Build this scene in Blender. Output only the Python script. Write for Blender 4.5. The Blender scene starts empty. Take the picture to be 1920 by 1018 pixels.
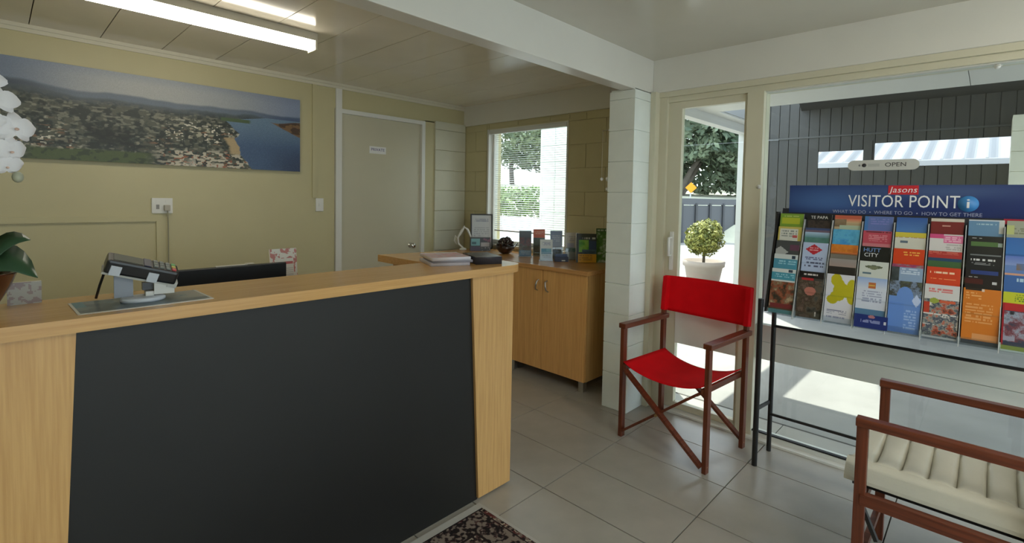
import bpy, bmesh, math, random
import numpy as np
from mathutils import Vector, Matrix

random.seed(7)
rng = np.random.default_rng(7)
scene = bpy.context.scene
C = scene.collection

# ------------------------------------------------------------------ camera
cam_d = bpy.data.cameras.new('camera')
cam = bpy.data.objects.new('camera', cam_d)
C.objects.link(cam)
_yaw, _pit, _rol = math.radians(46.149), math.radians(2.584), math.radians(-1.070)
_f = Vector((math.sin(_yaw)*math.cos(_pit), math.cos(_yaw)*math.cos(_pit), -math.sin(_pit)))
_r = Vector((math.cos(_yaw), -math.sin(_yaw), 0))
_d = _f.cross(_r)
_R = math.cos(_rol)*_r + math.sin(_rol)*_d
_D = -math.sin(_rol)*_r + math.cos(_rol)*_d
cam.matrix_world = Matrix(((_R.x, -_D.x, -_f.x, 0), (_R.y, -_D.y, -_f.y, 0), (_R.z, -_D.z, -_f.z, 1.43), (0, 0, 0, 1)))
cam_d.sensor_width = 36.0
cam_d.lens = 931.7/1920*36
cam_d.shift_y = -(509-412.6)/1920
cam_d.clip_start = 0.05
cam_d.clip_end = 300
scene.camera = cam

# ------------------------------------------------------------------ world, sun, exposure
world = bpy.data.worlds.new('sky'); scene.world = world
world.use_nodes = True
wn = world.node_tree.nodes; wn.clear()
sky = wn.new('ShaderNodeTexSky'); sky.sky_type = 'NISHITA'; sky.sun_disc = False
sky.sun_elevation = math.radians(60); sky.sun_rotation = math.radians(45); sky.air_density = 1.0; sky.dust_density = 3.0
mixw = wn.new('ShaderNodeMixRGB'); mixw.inputs[0].default_value = 0.55; mixw.inputs[2].default_value = (8.3, 9.1, 10.2, 1)
bg = wn.new('ShaderNodeBackground'); bg.inputs[1].default_value = 0.42
wo = wn.new('ShaderNodeOutputWorld')
wl = world.node_tree.links
wl.new(sky.outputs[0], mixw.inputs[1]); wl.new(mixw.outputs[0], bg.inputs[0]); wl.new(bg.outputs[0], wo.inputs[0])

sun_d = bpy.data.lights.new('sun', 'SUN'); sun_d.energy = 7.0; sun_d.angle = math.radians(0.6); sun_d.color = (1.0, 0.95, 0.87)
sun = bpy.data.objects.new('sun', sun_d); C.objects.link(sun)
sun.rotation_euler = Vector((0.36, 0.36, 1)).to_track_quat('Z', 'Y').to_euler()
sun.location = (8, 8, 14)

vs = scene.view_settings
vs.view_transform = 'Standard'; vs.look = 'None'; vs.exposure = 0.36; vs.gamma = 1.0
try: vs.use_curve_mapping = False
except Exception: pass
try:
    scene.cycles.use_denoising = True
    scene.cycles.max_bounces = 12; scene.cycles.diffuse_bounces = 6; scene.cycles.transparent_max_bounces = 24
    scene.cycles.sample_clamp_indirect = 8.0
except Exception: pass

# ------------------------------------------------------------------ helpers
def lin(c):
    c = c/255.0
    return c/12.92 if c <= 0.04045 else ((c+0.055)/1.055)**2.4
def S(r, g, b): return (lin(r), lin(g), lin(b))

MATS = {}
def mat(name, col, rough=0.6, metal=0.0, spec=0.5, bump=0.0, bscale=60.0, vary=0.0, vscale=6.0, stretch=(1, 1, 1), sheen=0.0, coat=0.0):
    """plain procedural surface: base colour with noise variation and fine bump"""
    if name in MATS: return MATS[name]
    m = bpy.data.materials.new(name); m.use_nodes = True
    nt = m.node_tree; b = nt.nodes['Principled BSDF']
    b.inputs['Base Color'].default_value = (*col, 1); b.inputs['Roughness'].default_value = rough
    b.inputs['Metallic'].default_value = metal; b.inputs['Specular IOR Level'].default_value = spec
    if coat: b.inputs['Coat Weight'].default_value = coat; b.inputs['Coat Roughness'].default_value = 0.1
    if sheen: b.inputs['Sheen Weight'].default_value = sheen
    if vary or bump:
        tc = nt.nodes.new('ShaderNodeTexCoord'); mp = nt.nodes.new('ShaderNodeMapping')
        mp.inputs['Scale'].default_value = stretch
        nt.links.new(tc.outputs['Object'], mp.inputs[0])
    if vary:
        n = nt.nodes.new('ShaderNodeTexNoise'); n.inputs['Scale'].default_value = vscale; n.inputs['Detail'].default_value = 5
        nt.links.new(mp.outputs[0], n.inputs[0])
        r = nt.nodes.new('ShaderNodeMapRange'); r.inputs[1].default_value = 0.3; r.inputs[2].default_value = 0.7
        r.inputs[3].default_value = 1-vary; r.inputs[4].default_value = 1+vary
        nt.links.new(n.outputs[0], r.inputs[0])
        mx = nt.nodes.new('ShaderNodeVectorMath'); mx.operation = 'SCALE'; mx.inputs[0].default_value = col
        nt.links.new(r.outputs[0], mx.inputs['Scale']); nt.links.new(mx.outputs[0], b.inputs['Base Color'])
    if bump:
        n2 = nt.nodes.new('ShaderNodeTexNoise'); n2.inputs['Scale'].default_value = bscale; n2.inputs['Detail'].default_value = 3
        nt.links.new(mp.outputs[0], n2.inputs[0])
        bp = nt.nodes.new('ShaderNodeBump'); bp.inputs['Strength'].default_value = bump; bp.inputs['Distance'].default_value = 0.004
        nt.links.new(n2.outputs[0], bp.inputs['Height']); nt.links.new(bp.outputs[0], b.inputs['Normal'])
    MATS[name] = m
    return m

def wood(name, c1, c2, axis='Z', rough=0.4, scale=1.0, spec=0.5):
    """straight grained timber: noise stretched along the grain"""
    if name in MATS: return MATS[name]
    m = bpy.data.materials.new(name); m.use_nodes = True
    nt = m.node_tree; b = nt.nodes['Principled BSDF']
    tc = nt.nodes.new('ShaderNodeTexCoord'); mp = nt.nodes.new('ShaderNodeMapping')
    s = {'X': (2, 60, 60), 'Y': (60, 2, 60), 'Z': (60, 60, 2)}[axis]
    mp.inputs['Scale'].default_value = tuple(v*scale for v in s)
    nt.links.new(tc.outputs['Object'], mp.inputs[0])
    n = nt.nodes.new('ShaderNodeTexNoise'); n.inputs['Scale'].default_value = 1.6; n.inputs['Detail'].default_value = 6; n.inputs['Roughness'].default_value = 0.6
    nt.links.new(mp.outputs[0], n.inputs[0])
    cr = nt.nodes.new('ShaderNodeValToRGB')
    cr.color_ramp.elements[0].position = 0.3; cr.color_ramp.elements[0].color = (*c2, 1)
    cr.color_ramp.elements[1].position = 0.7; cr.color_ramp.elements[1].color = (*c1, 1)
    nt.links.new(n.outputs[0], cr.inputs[0]); nt.links.new(cr.outputs[0], b.inputs['Base Color'])
    b.inputs['Roughness'].default_value = rough; b.inputs['Specular IOR Level'].default_value = spec
    MATS[name] = m
    return m

def glassmat(name='clear_glass', tint=(0.93, 0.97, 0.95), ior=1.5, rough=0.0):
    """thin sheet: fresnel mix of a see-through and a mirror surface"""
    if name in MATS: return MATS[name]
    m = bpy.data.materials.new(name); m.use_nodes = True
    nt = m.node_tree; nt.nodes.clear()
    t = nt.nodes.new('ShaderNodeBsdfTransparent'); t.inputs[0].default_value = (*tint, 1)
    g = nt.nodes.new('ShaderNodeBsdfGlossy'); g.inputs['Roughness'].default_value = rough
    ge = nt.nodes.new('ShaderNodeNewGeometry'); dt = nt.nodes.new('ShaderNodeVectorMath'); dt.operation = 'DOT_PRODUCT'
    nt.links.new(ge.outputs['Normal'], dt.inputs[0]); nt.links.new(ge.outputs['Incoming'], dt.inputs[1])
    def mt(op, a, b=None, c=None):
        q = nt.nodes.new('ShaderNodeMath'); q.operation = op
        for i, v in enumerate((a, b, c)):
            if v is None: continue
            if isinstance(v, (int, float)): q.inputs[i].default_value = v
            else: nt.links.new(v, q.inputs[i])
        return q.outputs[0]
    r0 = ((ior-1)/(ior+1))**2
    fr = mt('MULTIPLY_ADD', mt('POWER', mt('SUBTRACT', 1.0, mt('ABSOLUTE', dt.outputs['Value'])), 5.0), 1-r0, r0)
    mx = nt.nodes.new('ShaderNodeMixShader'); o = nt.nodes.new('ShaderNodeOutputMaterial')
    nt.links.new(fr, mx.inputs[0]); nt.links.new(t.outputs[0], mx.inputs[1]); nt.links.new(g.outputs[0], mx.inputs[2])
    nt.links.new(mx.outputs[0], o.inputs[0])
    MATS[name] = m
    return m

def emit(name, col, strength):
    if name in MATS: return MATS[name]
    m = bpy.data.materials.new(name); m.use_nodes = True
    b = m.node_tree.nodes['Principled BSDF']
    b.inputs['Base Color'].default_value = (*col, 1)
    b.inputs['Emission Color'].default_value = (*col, 1); b.inputs['Emission Strength'].default_value = strength
    MATS[name] = m
    return m

def printmat(name, rough=0.35, spec=0.5):
    """printed paper: colour comes from the print laid on the mesh"""
    if name in MATS: return MATS[name]
    m = bpy.data.materials.new(name); m.use_nodes = True
    nt = m.node_tree; b = nt.nodes['Principled BSDF']
    a = nt.nodes.new('ShaderNodeAttribute'); a.attribute_name = 'print'
    nt.links.new(a.outputs['Color'], b.inputs['Base Color'])
    b.inputs['Roughness'].default_value = rough; b.inputs['Specular IOR Level'].default_value = spec
    MATS[name] = m
    return m

class MB:
    """collects vertices and faces of ONE mesh"""
    def __init__(s): s.v = []; s.f = []; s.m = []; s.cur = 0; s.sm = []
    def add(s, vs_, fs, smooth=False):
        o = len(s.v); s.v += [tuple(p) for p in vs_]
        for f in fs: s.f.append(tuple(o+i for i in f)); s.m.append(s.cur); s.sm.append(smooth)
        return s
    def box(s, x0, x1, y0, y1, z0, z1, M=None, bev=0.0):
        if x0 > x1: x0, x1 = x1, x0
        if y0 > y1: y0, y1 = y1, y0
        if z0 > z1: z0, z1 = z1, z0
        if bev > 0:
            bm = bmesh.new(); bmesh.ops.create_cube(bm, size=1)
            for v in bm.verts:
                v.co = Vector((x0+(v.co.x+.5)*(x1-x0), y0+(v.co.y+.5)*(y1-y0), z0+(v.co.z+.5)*(z1-z0)))
            bmesh.ops.bevel(bm, geom=list(bm.edges), offset=bev, segments=2, affect='EDGES', profile=0.6)
            bm.verts.index_update()
            vs_ = [v.co.copy() for v in bm.verts]; fs = [[v.index for v in f.verts] for f in bm.faces]; bm.free()
        else:
            vs_ = [Vector(p) for p in ((x0,y0,z0),(x1,y0,z0),(x1,y1,z0),(x0,y1,z0),(x0,y0,z1),(x1,y0,z1),(x1,y1,z1),(x0,y1,z1))]
            fs = [(0,3,2,1),(4,5,6,7),(0,1,5,4),(1,2,6,5),(2,3,7,6),(3,0,4,7)]
        if M is not None: vs_ = [M @ v for v in vs_]
        return s.add(vs_, fs)
    def bar(s, a, b, w, t, up=(0, 0, 1), bev=0.0):
        """rectangular bar from a to b: w across, t along the up direction"""
        a = Vector(a); b = Vector(b); d = b-a; L = d.length; d.normalize()
        u = Vector(up); sd = d.cross(u)
        if sd.length < 1e-4: sd = d.cross(Vector((1, 0, 0)))
        sd.normalize(); u = sd.cross(d)
        M = Matrix(((d.x, sd.x, u.x, a.x), (d.y, sd.y, u.y, a.y), (d.z, sd.z, u.z, a.z), (0, 0, 0, 1)))
        return s.box(0, L, -w/2, w/2, -t/2, t/2, M, bev)
    def tube(s, pts, r, n=10, cap=True):
        pts = [Vector(p) for p in pts]; rs = r if isinstance(r, (list, tuple)) else [r]*len(pts)
        rings = []; prev = None
        for i, p in enumerate(pts):
            d = (pts[min(i+1, len(pts)-1)] - pts[max(i-1, 0)]).normalized()
            if prev is None:
                ref = Vector((0, 0, 1)) if abs(d.z) < 0.9 else Vector((1, 0, 0))
                a = d.cross(ref).normalized()
            else:
                a = (prev - d*prev.dot(d)).normalized()
            prev = a; b = d.cross(a)
            rings.append([p + (a*math.cos(2*math.pi*k/n) + b*math.sin(2*math.pi*k/n))*rs[i] for k in range(n)])
        vs_ = [v for rg in rings for v in rg]; fs = []
        for i in range(len(pts)-1):
            for k in range(n):
                fs.append((i*n+k, i*n+(k+1) % n, (i+1)*n+(k+1) % n, (i+1)*n+k))
        s.add(vs_, fs, True)
        if cap:
            s.add(rings[0], [tuple(reversed(range(n)))]); s.add(rings[-1], [tuple(range(n))])
        return s
    def lathe(s, prof, c=(0, 0, 0), n=28, M=None):
        c = Vector(c); vs_ = []; fs = []
        for (r, z) in prof:
            for k in range(n):
                a = 2*math.pi*k/n; v = Vector((r*math.cos(a), r*math.sin(a), z))
                if M is not None: v = M @ v
                vs_.append(v + c)
        for i in range(len(prof)-1):
            for k in range(n):
                fs.append((i*n+k, i*n+(k+1) % n, (i+1)*n+(k+1) % n, (i+1)*n+k))
        fs.append(tuple(reversed(range(n)))); fs.append(tuple(range((len(prof)-1)*n, len(prof)*n)))
        return s.add(vs_, fs, True)
    def prism(s, poly, z0, z1, M=None):
        n = len(poly); vs_ = [Vector((x, y, z0)) for x, y in poly] + [Vector((x, y, z1)) for x, y in poly]
        if M is not None: vs_ = [M @ v for v in vs_]
        fs = [tuple(reversed(range(n))), tuple(range(n, 2*n))] + [(i, (i+1) % n, n+(i+1) % n, n+i) for i in range(n)]
        return s.add(vs_, fs)
    def ball(s, c, r, nu=14, nv=9, sc=(1, 1, 1)):
        c = Vector(c); prof = []
        for j in range(nv+1):
            t = -math.pi/2 + math.pi*j/nv
            prof.append((max(r*math.cos(t), 1e-4), r*math.sin(t)))
        return s.lathe(prof, c, nu, Matrix.Diagonal(Vector((*sc, 1))))
    def build(s, name, m, parent=None, M=None):
        me = bpy.data.meshes.new(name); me.from_pydata(s.v, [], s.f); me.update()
        ms = m if isinstance(m, (list, tuple)) else [m]
        for q in ms: me.materials.append(q)
        me.polygons.foreach_set('material_index', s.m); me.polygons.foreach_set('use_smooth', s.sm)
        bm = bmesh.new(); bm.from_mesh(me); bmesh.ops.recalc_face_normals(bm, faces=list(bm.faces)); bm.to_mesh(me); bm.free()
        o = bpy.data.objects.new(name, me); C.objects.link(o)
        if parent is not None: o.parent = parent
        if M is not None: o.matrix_local = M if parent is not None else M
        return o

def tag(o, label, cat, group=None, kind=None):
    if label: o['label'] = label
    if cat: o['category'] = cat
    if group: o['group'] = group
    if kind: o['kind'] = kind
    return o
def thing(name, label, cat, loc=(0, 0, 0), rotz=0.0, group=None):
    o = bpy.data.objects.new(name, None); C.objects.link(o); o.empty_display_size = 0.1
    o.location = loc; o.rotation_euler = (0, 0, rotz)
    return tag(o, label, cat, group)
def struct(o): o['kind'] = 'structure'; return o
def dup(o, parent=None, loc=None):
    c = o.copy(); C.objects.link(c); c.parent = parent
    if loc is not None: c.location = loc
    return c
def bb(x0, x1, y0, y1, z0, z1, name, m, parent=None, bev=0.0):
    return MB().box(x0, x1, y0, y1, z0, z1, None, bev).build(name, m, parent)
def frame(o, right, up):
    r = Vector(right).normalized(); u = Vector(up).normalized(); n = r.cross(u)
    return Matrix(((r.x, u.x, n.x, o[0]), (r.y, u.y, n.y, o[1]), (r.z, u.z, n.z, o[2]), (0, 0, 0, 1)))

def text(body, size, M, m, parent=None, name='lettering', align='CENTER', depth=0.0004, spacing=1.0, wscale=1.0, shear=0.0):
    cu = bpy.data.curves.new('t', 'FONT'); cu.body = body; cu.size = size; cu.align_x = align; cu.align_y = 'CENTER'
    cu.extrude = depth; cu.space_character = spacing; cu.shear = shear; cu.resolution_u = 3
    to = bpy.data.objects.new('t', cu); C.objects.link(to)
    bpy.context.view_layer.update()
    me = bpy.data.meshes.new_from_object(to.evaluated_get(bpy.context.evaluated_depsgraph_get()))
    bpy.data.objects.remove(to); bpy.data.curves.remove(cu)
    if wscale != 1.0:
        for v in me.vertices: v.co.x *= wscale
    me.materials.clear(); me.materials.append(m); me.name = name
    o = bpy.data.objects.new(name, me); C.objects.link(o)
    if parent is not None: o.parent = parent
    o.matrix_local = M
    return o

# ---- prints: a colour per cell of a fine grid
def vnoise(u, v, su, sv, seed, octaves=3):
    out = np.zeros_like(u); amp = 1.0; tot = 0
    for k in range(octaves):
        r = np.random.default_rng(seed+k*17).random((64, 64))
        x = u*su*2**k; y = v*sv*2**k
        xi = np.floor(x).astype(int); yi = np.floor(y).astype(int); fx = x-xi; fy = y-yi
        fx = fx*fx*(3-2*fx); fy = fy*fy*(3-2*fy)
        a = r[yi % 64, xi % 64]; b = r[yi % 64, (xi+1) % 64]; c = r[(yi+1) % 64, xi % 64]; d = r[(yi+1) % 64, (xi+1) % 64]
        out += amp*((a*(1-fx)+b*fx)*(1-fy)+(c*(1-fx)+d*fx)*fy); tot += amp; amp *= 0.5
    return out/tot
def L3(c): return np.array(S(*c))
def mixc(img, mask, c):
    mask = np.clip(mask, 0, 1)[..., None]
    return img*(1-mask) + L3(c)*mask

def sheet(name, w, h, t, img, m, parent=None, M=None, edge=(235, 232, 225), back=None):
    """a flat printed body w x h x t (local x right, y up, z to the viewer; origin bottom centre, back at z=0); img rows run bottom to top"""
    ny, nx = img.shape[:2]
    xs = np.linspace(-w/2, w/2, nx+1); ys = np.linspace(0, h, ny+1)
    X, Y = np.meshgrid(xs, ys)
    V = np.stack([X.ravel(), Y.ravel(), np.full(X.size, t)], 1)
    j, i = np.meshgrid(np.arange(ny), np.arange(nx), indexing='ij')
    a = (j*(nx+1)+i).ravel()
    F = np.stack([a, a+1, a+nx+2, a+nx+1], 1)
    n0 = len(V)
    VB = np.array([(-w/2, 0, t), (w/2, 0, t), (w/2, h, t), (-w/2, h, t), (-w/2, 0, 0), (w/2, 0, 0), (w/2, h, 0), (-w/2, h, 0)])
    FB = np.array([(0, 4, 5, 1), (1, 5, 6, 2), (2, 6, 7, 3), (3, 7, 4, 0), (4, 7, 6, 5)]) + n0
    V = np.concatenate([V, VB]); F = np.concatenate([F, FB])
    me = bpy.data.meshes.new(name)
    me.vertices.add(len(V)); me.vertices.foreach_set('co', V.astype(np.float32).ravel())
    me.loops.add(len(F)*4); me.loops.foreach_set('vertex_index', F.astype(np.int32).ravel())
    me.polygons.add(len(F)); me.polygons.foreach_set('loop_start', np.arange(0, len(F)*4, 4, dtype=np.int32))
    me.update(calc_edges=True)
    at = me.color_attributes.new('print', 'FLOAT_COLOR', 'CORNER')
    col = np.ones((len(F), 4, 4), np.float32)
    col[:ny*nx, :, :3] = img.reshape(-1, 1, 3)
    col[ny*nx:, :, :3] = L3(edge)
    at.data.foreach_set('color', col.ravel())
    me.materials.append(m)
    o = bpy.data.objects.new(name, me); C.objects.link(o)
    if parent is not None: o.parent = parent
    if M is not None: o.matrix_local = M
    return o
def blank(w, h, c, cell=0.003):
    nx = max(4, int(w/cell)); ny = max(4, int(h/cell))
    u, v = np.meshgrid((np.arange(nx)+.5)/nx, (np.arange(ny)+.5)/ny)
    return u, (1-v), np.tile(L3(c), (ny, nx, 1))       # u right, d down from the top (0..1)
def paint(w, h, base, ops, seed=0, cell=0.003):
    """ops in units of the sheet: u 0..1 left to right, d in metres below the top edge"""
    u, dn, img = blank(w, h, base, cell); d = dn*h
    for k, op in enumerate(ops):
        q = op[0]
        if q == 'r': img = mixc(img, ((u >= op[1]) & (u < op[2]) & (d >= op[3]) & (d < op[4])).astype(float), op[5])
        elif q == 'l':     # rows of words
            _, u0, u1, d0, d1, n, c = op
            ph = (d-d0)/(d1-d0)*n
            wd = vnoise(u, np.floor(ph)/n, 26, 40, seed+k, 1)
            img = mixc(img, ((u > u0) & (u < u1) & (d > d0) & (d < d1) & ((ph % 1) < 0.55) & (wd > 0.32)).astype(float)*0.85, c)
        elif q == 'n':     # photo-like mottled area
            _, u0, u1, d0, d1, cols, sc = op
            nz = vnoise(u, d/h*1.0, sc, sc*h/w, seed+k*3, 3)
            lo, hi = nz.min(), nz.max(); nz = (nz-lo)/(hi-lo+1e-6)
            inside = ((u >= u0) & (u < u1) & (d >= d0) & (d < d1)).astype(float)
            gr = np.random.default_rng(seed+k).normal(0, .05, nz.shape); q_ = np.clip((nz+gr)*1.25-.12, 0, 1)*(len(cols)-1)
            pc_ = np.zeros_like(img)
            for ci, c in enumerate(cols): pc_ += np.clip(1-abs(q_-ci), 0, 1)[..., None]*L3(c)
            img = img*(1-inside[..., None]) + pc_*inside[..., None]
        elif q == 'e': img = mixc(img, (((u-op[1])/op[3])**2 + ((d-op[2])/op[4])**2 < 1).astype(float), op[5])
        elif q == 'd': img = mixc(img, (abs((u-op[1])/op[3]) + abs((d-op[2])/op[4]) < 1).astype(float), op[5])
        elif q == 'g':     # gradient downwards
            _, d0, d1, c0, c1 = op
            tt = np.clip((d-d0)/(d1-d0), 0, 1)[..., None]; ins = ((d >= d0) & (d < d1)).astype(float)[..., None]
            img = img*(1-ins) + (L3(c0)*(1-tt)+L3(c1)*tt)*ins
    return img[::1]

PRINT = printmat('printed_paper', 0.32)
GLASS = glassmat()
M_WALL = mat('khaki_wall_paint', (0.56, 0.51, 0.305), 0.45, vary=0.03, vscale=3, bump=0.05, bscale=120)
M_BLOCK = mat('pale_block_paint', (0.66, 0.65, 0.52), 0.5, vary=0.03, vscale=8, bump=0.25, bscale=150)
M_COL = mat('white_block_paint', (0.78, 0.83, 0.79), 0.5, vary=0.03, vscale=8, bump=0.25, bscale=150)
M_BEAM = mat('white_beam_paint', (0.74, 0.73, 0.68), 0.3, vary=0.02, vscale=4)
M_CEIL = mat('ceiling_gloss_paint', (0.76, 0.71, 0.60), 0.13, vary=0.03, vscale=4, bump=0.03, bscale=5)
M_CEILF = mat('front_ceiling_paint', (0.66, 0.64, 0.56), 0.18, vary=0.02, vscale=4, bump=0.03, bscale=5)
M_TRIM = mat('white_trim_paint', (0.76, 0.76, 0.72), 0.3)
M_FRAME = mat('cream_frame_paint', (0.66, 0.63, 0.49), 0.35, vary=0.02)
M_RAIL = mat('grey_cream_rail_paint', (0.76, 0.80, 0.76), 0.35, vary=0.02)
M_WHITE = mat('white_plastic', (0.78, 0.78, 0.75), 0.35)
M_DOOR = mat('door_paint', (0.58, 0.55, 0.42), 0.35, vary=0.02, vscale=3)
M_TILE = mat('grey_floor_tile', (0.39, 0.37, 0.33), 0.28, vary=0.07, vscale=7, bump=0.04, bscale=40)
M_GROUT = mat('floor_grout', (0.07, 0.066, 0.06), 0.9)
M_BEECH = wood('beech_veneer', S(214, 172, 112), S(192, 147, 90), 'Z', 0.35)
M_BEECHX = wood('beech_veneer_top', S(212, 168, 108), S(190, 144, 86), 'X', 0.22)
M_BEECHY = wood('beech_veneer_worktop', S(208, 156, 98), S(184, 132, 78), 'Y', 0.22)
M_CABDOOR = wood('beech_cabinet_doors', S(228, 178, 112), S(204, 150, 88), 'Z', 0.3)
M_DARK = mat('charcoal_laminate', (0.007, 0.0065, 0.0058), 0.5, vary=0.08, vscale=5)
M_MAHOG = wood('red_brown_hardwood', S(122, 62, 38), S(82, 38, 22), 'Z', 0.35)
M_MAHOGX = wood('red_brown_hardwood_rails', S(122, 62, 38), S(80, 36, 22), 'X', 0.35)
M_RED = mat('red_canvas', S(218, 12, 24), 0.85, spec=0.15, vary=0.06, vscale=12, bump=0.3, bscale=400)
M_CREAM = mat('cream_leather', (0.62, 0.61, 0.53), 0.5, vary=0.04, vscale=9, bump=0.15, bscale=250)
M_BLACK = mat('black_powder_coat', (0.01, 0.01, 0.011), 0.4)
M_BLACKP = mat('black_plastic', (0.012, 0.012, 0.013), 0.3)
M_STEEL = mat('brushed_steel', (0.6, 0.6, 0.6), 0.3, metal=1.0)
M_CHROME = mat('chrome', (0.75, 0.75, 0.75), 0.12, metal=1.0)
M_BRASS = mat('dull_brass', (0.45, 0.33, 0.16), 0.35, metal=1.0)
M_ALU = mat('silver_aluminium', (0.5, 0.5, 0.5), 0.35, metal=1.0)
M_ACRYL = glassmat('clear_acrylic', (0.9, 0.93, 0.95), 1.6, 0.05)

# ------------------------------------------------------------------ the setting
CZ = 2.38            # ceiling
XG, XS, YB = 3.2, 3.5, 4.08   # glazed wall, side wall, back wall
XL, YF = -1.9, -2.6  # unseen walls behind the camera

# floor: grout bed with single tiles
fl = struct(bb(XL, 3.52, YF, YB+.1, -0.12, -0.006, 'floor', M_GROUT))
tile0 = None
TX, TY = 0.327, 0.633
ix0 = int(math.floor((XL-1.85)/TX)); iy0 = int(math.floor((YF-0.897)/TY))
for ix in range(ix0, 6):
    for iy in range(iy0, 6):
        x0 = 1.853+ix*TX; y0 = 0.897+iy*TY; x1 = x0+TX; y1 = y0+TY
        cx0, cx1 = max(x0, XL+.005), min(x1, 3.5); cy0, cy1 = max(y0, YF+.005), min(y1, YB)
        if cx1-cx0 < .02 or cy1-cy0 < .02: continue
        if x1 <= 3.5 and x0 >= XL+.005 and y0 >= YF+.005 and y1 <= YB:
            if tile0 is None:
                tile0 = MB().box(.0025, TX-.0025, .0025, TY-.0025, -.008, 0, None, .0012).build('tile', M_TILE, fl)
                tile0.location = (x0, y0, 0)
            else: dup(tile0, fl, (x0, y0, 0))
        else:
            t = MB().box(.0025, cx1-cx0-.0025, .0025, cy1-cy0-.0025, -.008, 0).build('tile', M_TILE, fl); t.location = (cx0, cy0, 0)

# ceiling slab with panels
ce = struct(bb(XL, 3.6, YF, YB+.1, CZ+.012, CZ+.1, 'ceiling', mat('dark_ceiling_gap', (0.05, 0.045, 0.035), 0.9)))
px = 0.155
k = int(math.floor((XL-px)/0.3205)) + 1
p0 = None
while True:
    x0 = px + k*0.3205; x1 = min(x0+0.3205, 3.5)
    if x0 > 3.45: break
    for (ya, yb_) in ((1.80, YB),):
        if x1-x0 > 0.32:
            if p0 is None:
                p0 = MB().box(.0022, .3205-.0022, 0, yb_-ya, 0, .012, None, .001).build('ceiling_panel', M_CEIL, ce); p0.location = (x0, ya, CZ)
            else: dup(p0, ce, (x0, ya, CZ))
        else:
            q = MB().box(.0022, x1-x0, 0, yb_-ya, 0, .012).build('ceiling_panel', M_CEIL, ce); q.location = (x0, ya, CZ)
    k += 1
for (x0, x1) in ((XL, -0.7), (-0.696, 0.5), (0.504, 1.7), (1.704, 3.3)):
    for (y0, y1) in ((YF, -0.71), (-0.706, 1.70)):
        bb(x0, x1, y0, y1, CZ, CZ+.012, 'ceiling_sheet', M_CEILF, ce)

# back wall
wb = struct(MB().box(XL, 2.03, YB, YB+.12, 0, CZ+.05).box(2.03, 3.6, YB, YB+.12, 2.17, CZ+.05).box(2.965, 3.6, YB, YB+.12, 0, 2.18).build('wall_back', M_WALL))
struct(MB().box(XL, XS, YB-.022, YB, CZ-.022, CZ).box(XL, XS, YB-.011, YB, CZ-.045, CZ-.022).build('trim_1', mat('cornice_paint', (0.68, 0.65, 0.53), 0.35)))
# block panel right of the private door
def block_run(parent, m, axis, face, a0, a1, z0, z1, zj, holes=(), bl=0.4, ch=0.205, depth=0.008, outsign=-1, jn=0.004, half=True):
    """courses of blocks standing proud of a wall; axis is the running direction"""
    zs = [zj + i*ch for i in range(-12, 12)]
    for i, zb in enumerate(zs):
        za, zt = max(zb, z0), min(zb+ch, z1)
        if zt-za < .02: continue
        off = (bl/2 if i % 2 else 0) if half else 0
        n = int((a1-a0)/bl)+3
        for j in range(-1, n):
            s0 = max(a0, a0-off+j*bl); s1 = min(a1, a0-off+(j+1)*bl)
            if s1-s0 < .015: continue
            segs = [(s0, s1, za, zt)]
            for (h0, h1, hz0, hz1) in holes:
                ns = []
                for (p, q, r, t) in segs:
                    if q <= h0 or p >= h1 or t <= hz0 or r >= hz1: ns.append((p, q, r, t)); continue
                    if p < h0: ns.append((p, h0, r, t))
                    if q > h1: ns.append((h1, q, r, t))
                    if r < hz0: ns.append((max(p, h0), min(q, h1), r, hz0))
                    if t > hz1: ns.append((max(p, h0), min(q, h1), hz1, t))
                segs = ns
            for (p, q, r, t) in segs:
                if q-p < .012 or t-r < .012: continue
                f1 = face + outsign*depth
                if axis == 'X': MB().box(p+jn/2, q-jn/2, min(face, f1), max(face, f1), r+jn/2, t-jn/2, None, .0015).build('block', m, parent)
                else: MB().box(min(face, f1), max(face, f1), p+jn/2, q-jn/2, r+jn/2, t-jn/2, None, .0015).build('block', m, parent)
block_run(wb, M_BLOCK, 'X', YB, 3.09, XS-.008, 0.0, 2.19, 0.26, bl=0.40, depth=.02, half=False)

# side wall with its window opening
WY0, WY1, WZ0, WZ1 = 2.69, 3.72, 0.96, 2.115
ws = MB().box(XS, XS+.19, 1.80, WY0, 0, CZ).box(XS, XS+.19, WY1, YB+.1, 0, CZ).box(XS, XS+.19, WY0, WY1, 0, WZ0).box(XS, XS+.19, WY0, WY1, WZ1, CZ).build('wall_right', M_WALL)
struct(ws)
block_run(ws, M_WALL, 'Y', XS, 1.90, YB, 0, 2.165, 0.26, holes=((WY0-.012, WY1+.012, WZ0-.012, WZ1+.012),), depth=.006)
struct(bb(XS-.02, XS, 1.80, YB, 2.175, CZ, 'trim_2', M_BEAM))
# column of blocks
COL = (2.894, 3.5, 1.692, 1.884)
co = struct(bb(2.902, 3.5, 1.700, 1.876, 0, 2.16, 'column', M_COL))
zj = 0.0; zz = 0.05
zs = [0.0]+[0.0435+.205*i for i in range(1, 11)]+[2.152]
for a, b in zip(zs[:-1], zs[1:]):
    if b-a > .02: bb(2.894, 3.10, 1.692, 1.884, a+.0018, b-.0018, 'block', M_COL, co, .002)
# beams
struct(bb(XL, 3.5, 1.70, 1.80, 2.152, CZ+.01, 'ceiling_beam', M_BEAM, None, .004))
struct(bb(3.14, 3.5, YF, 1.70, 2.160, CZ+.01, 'ceiling_beam', M_BEAM, None, .004))
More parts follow.
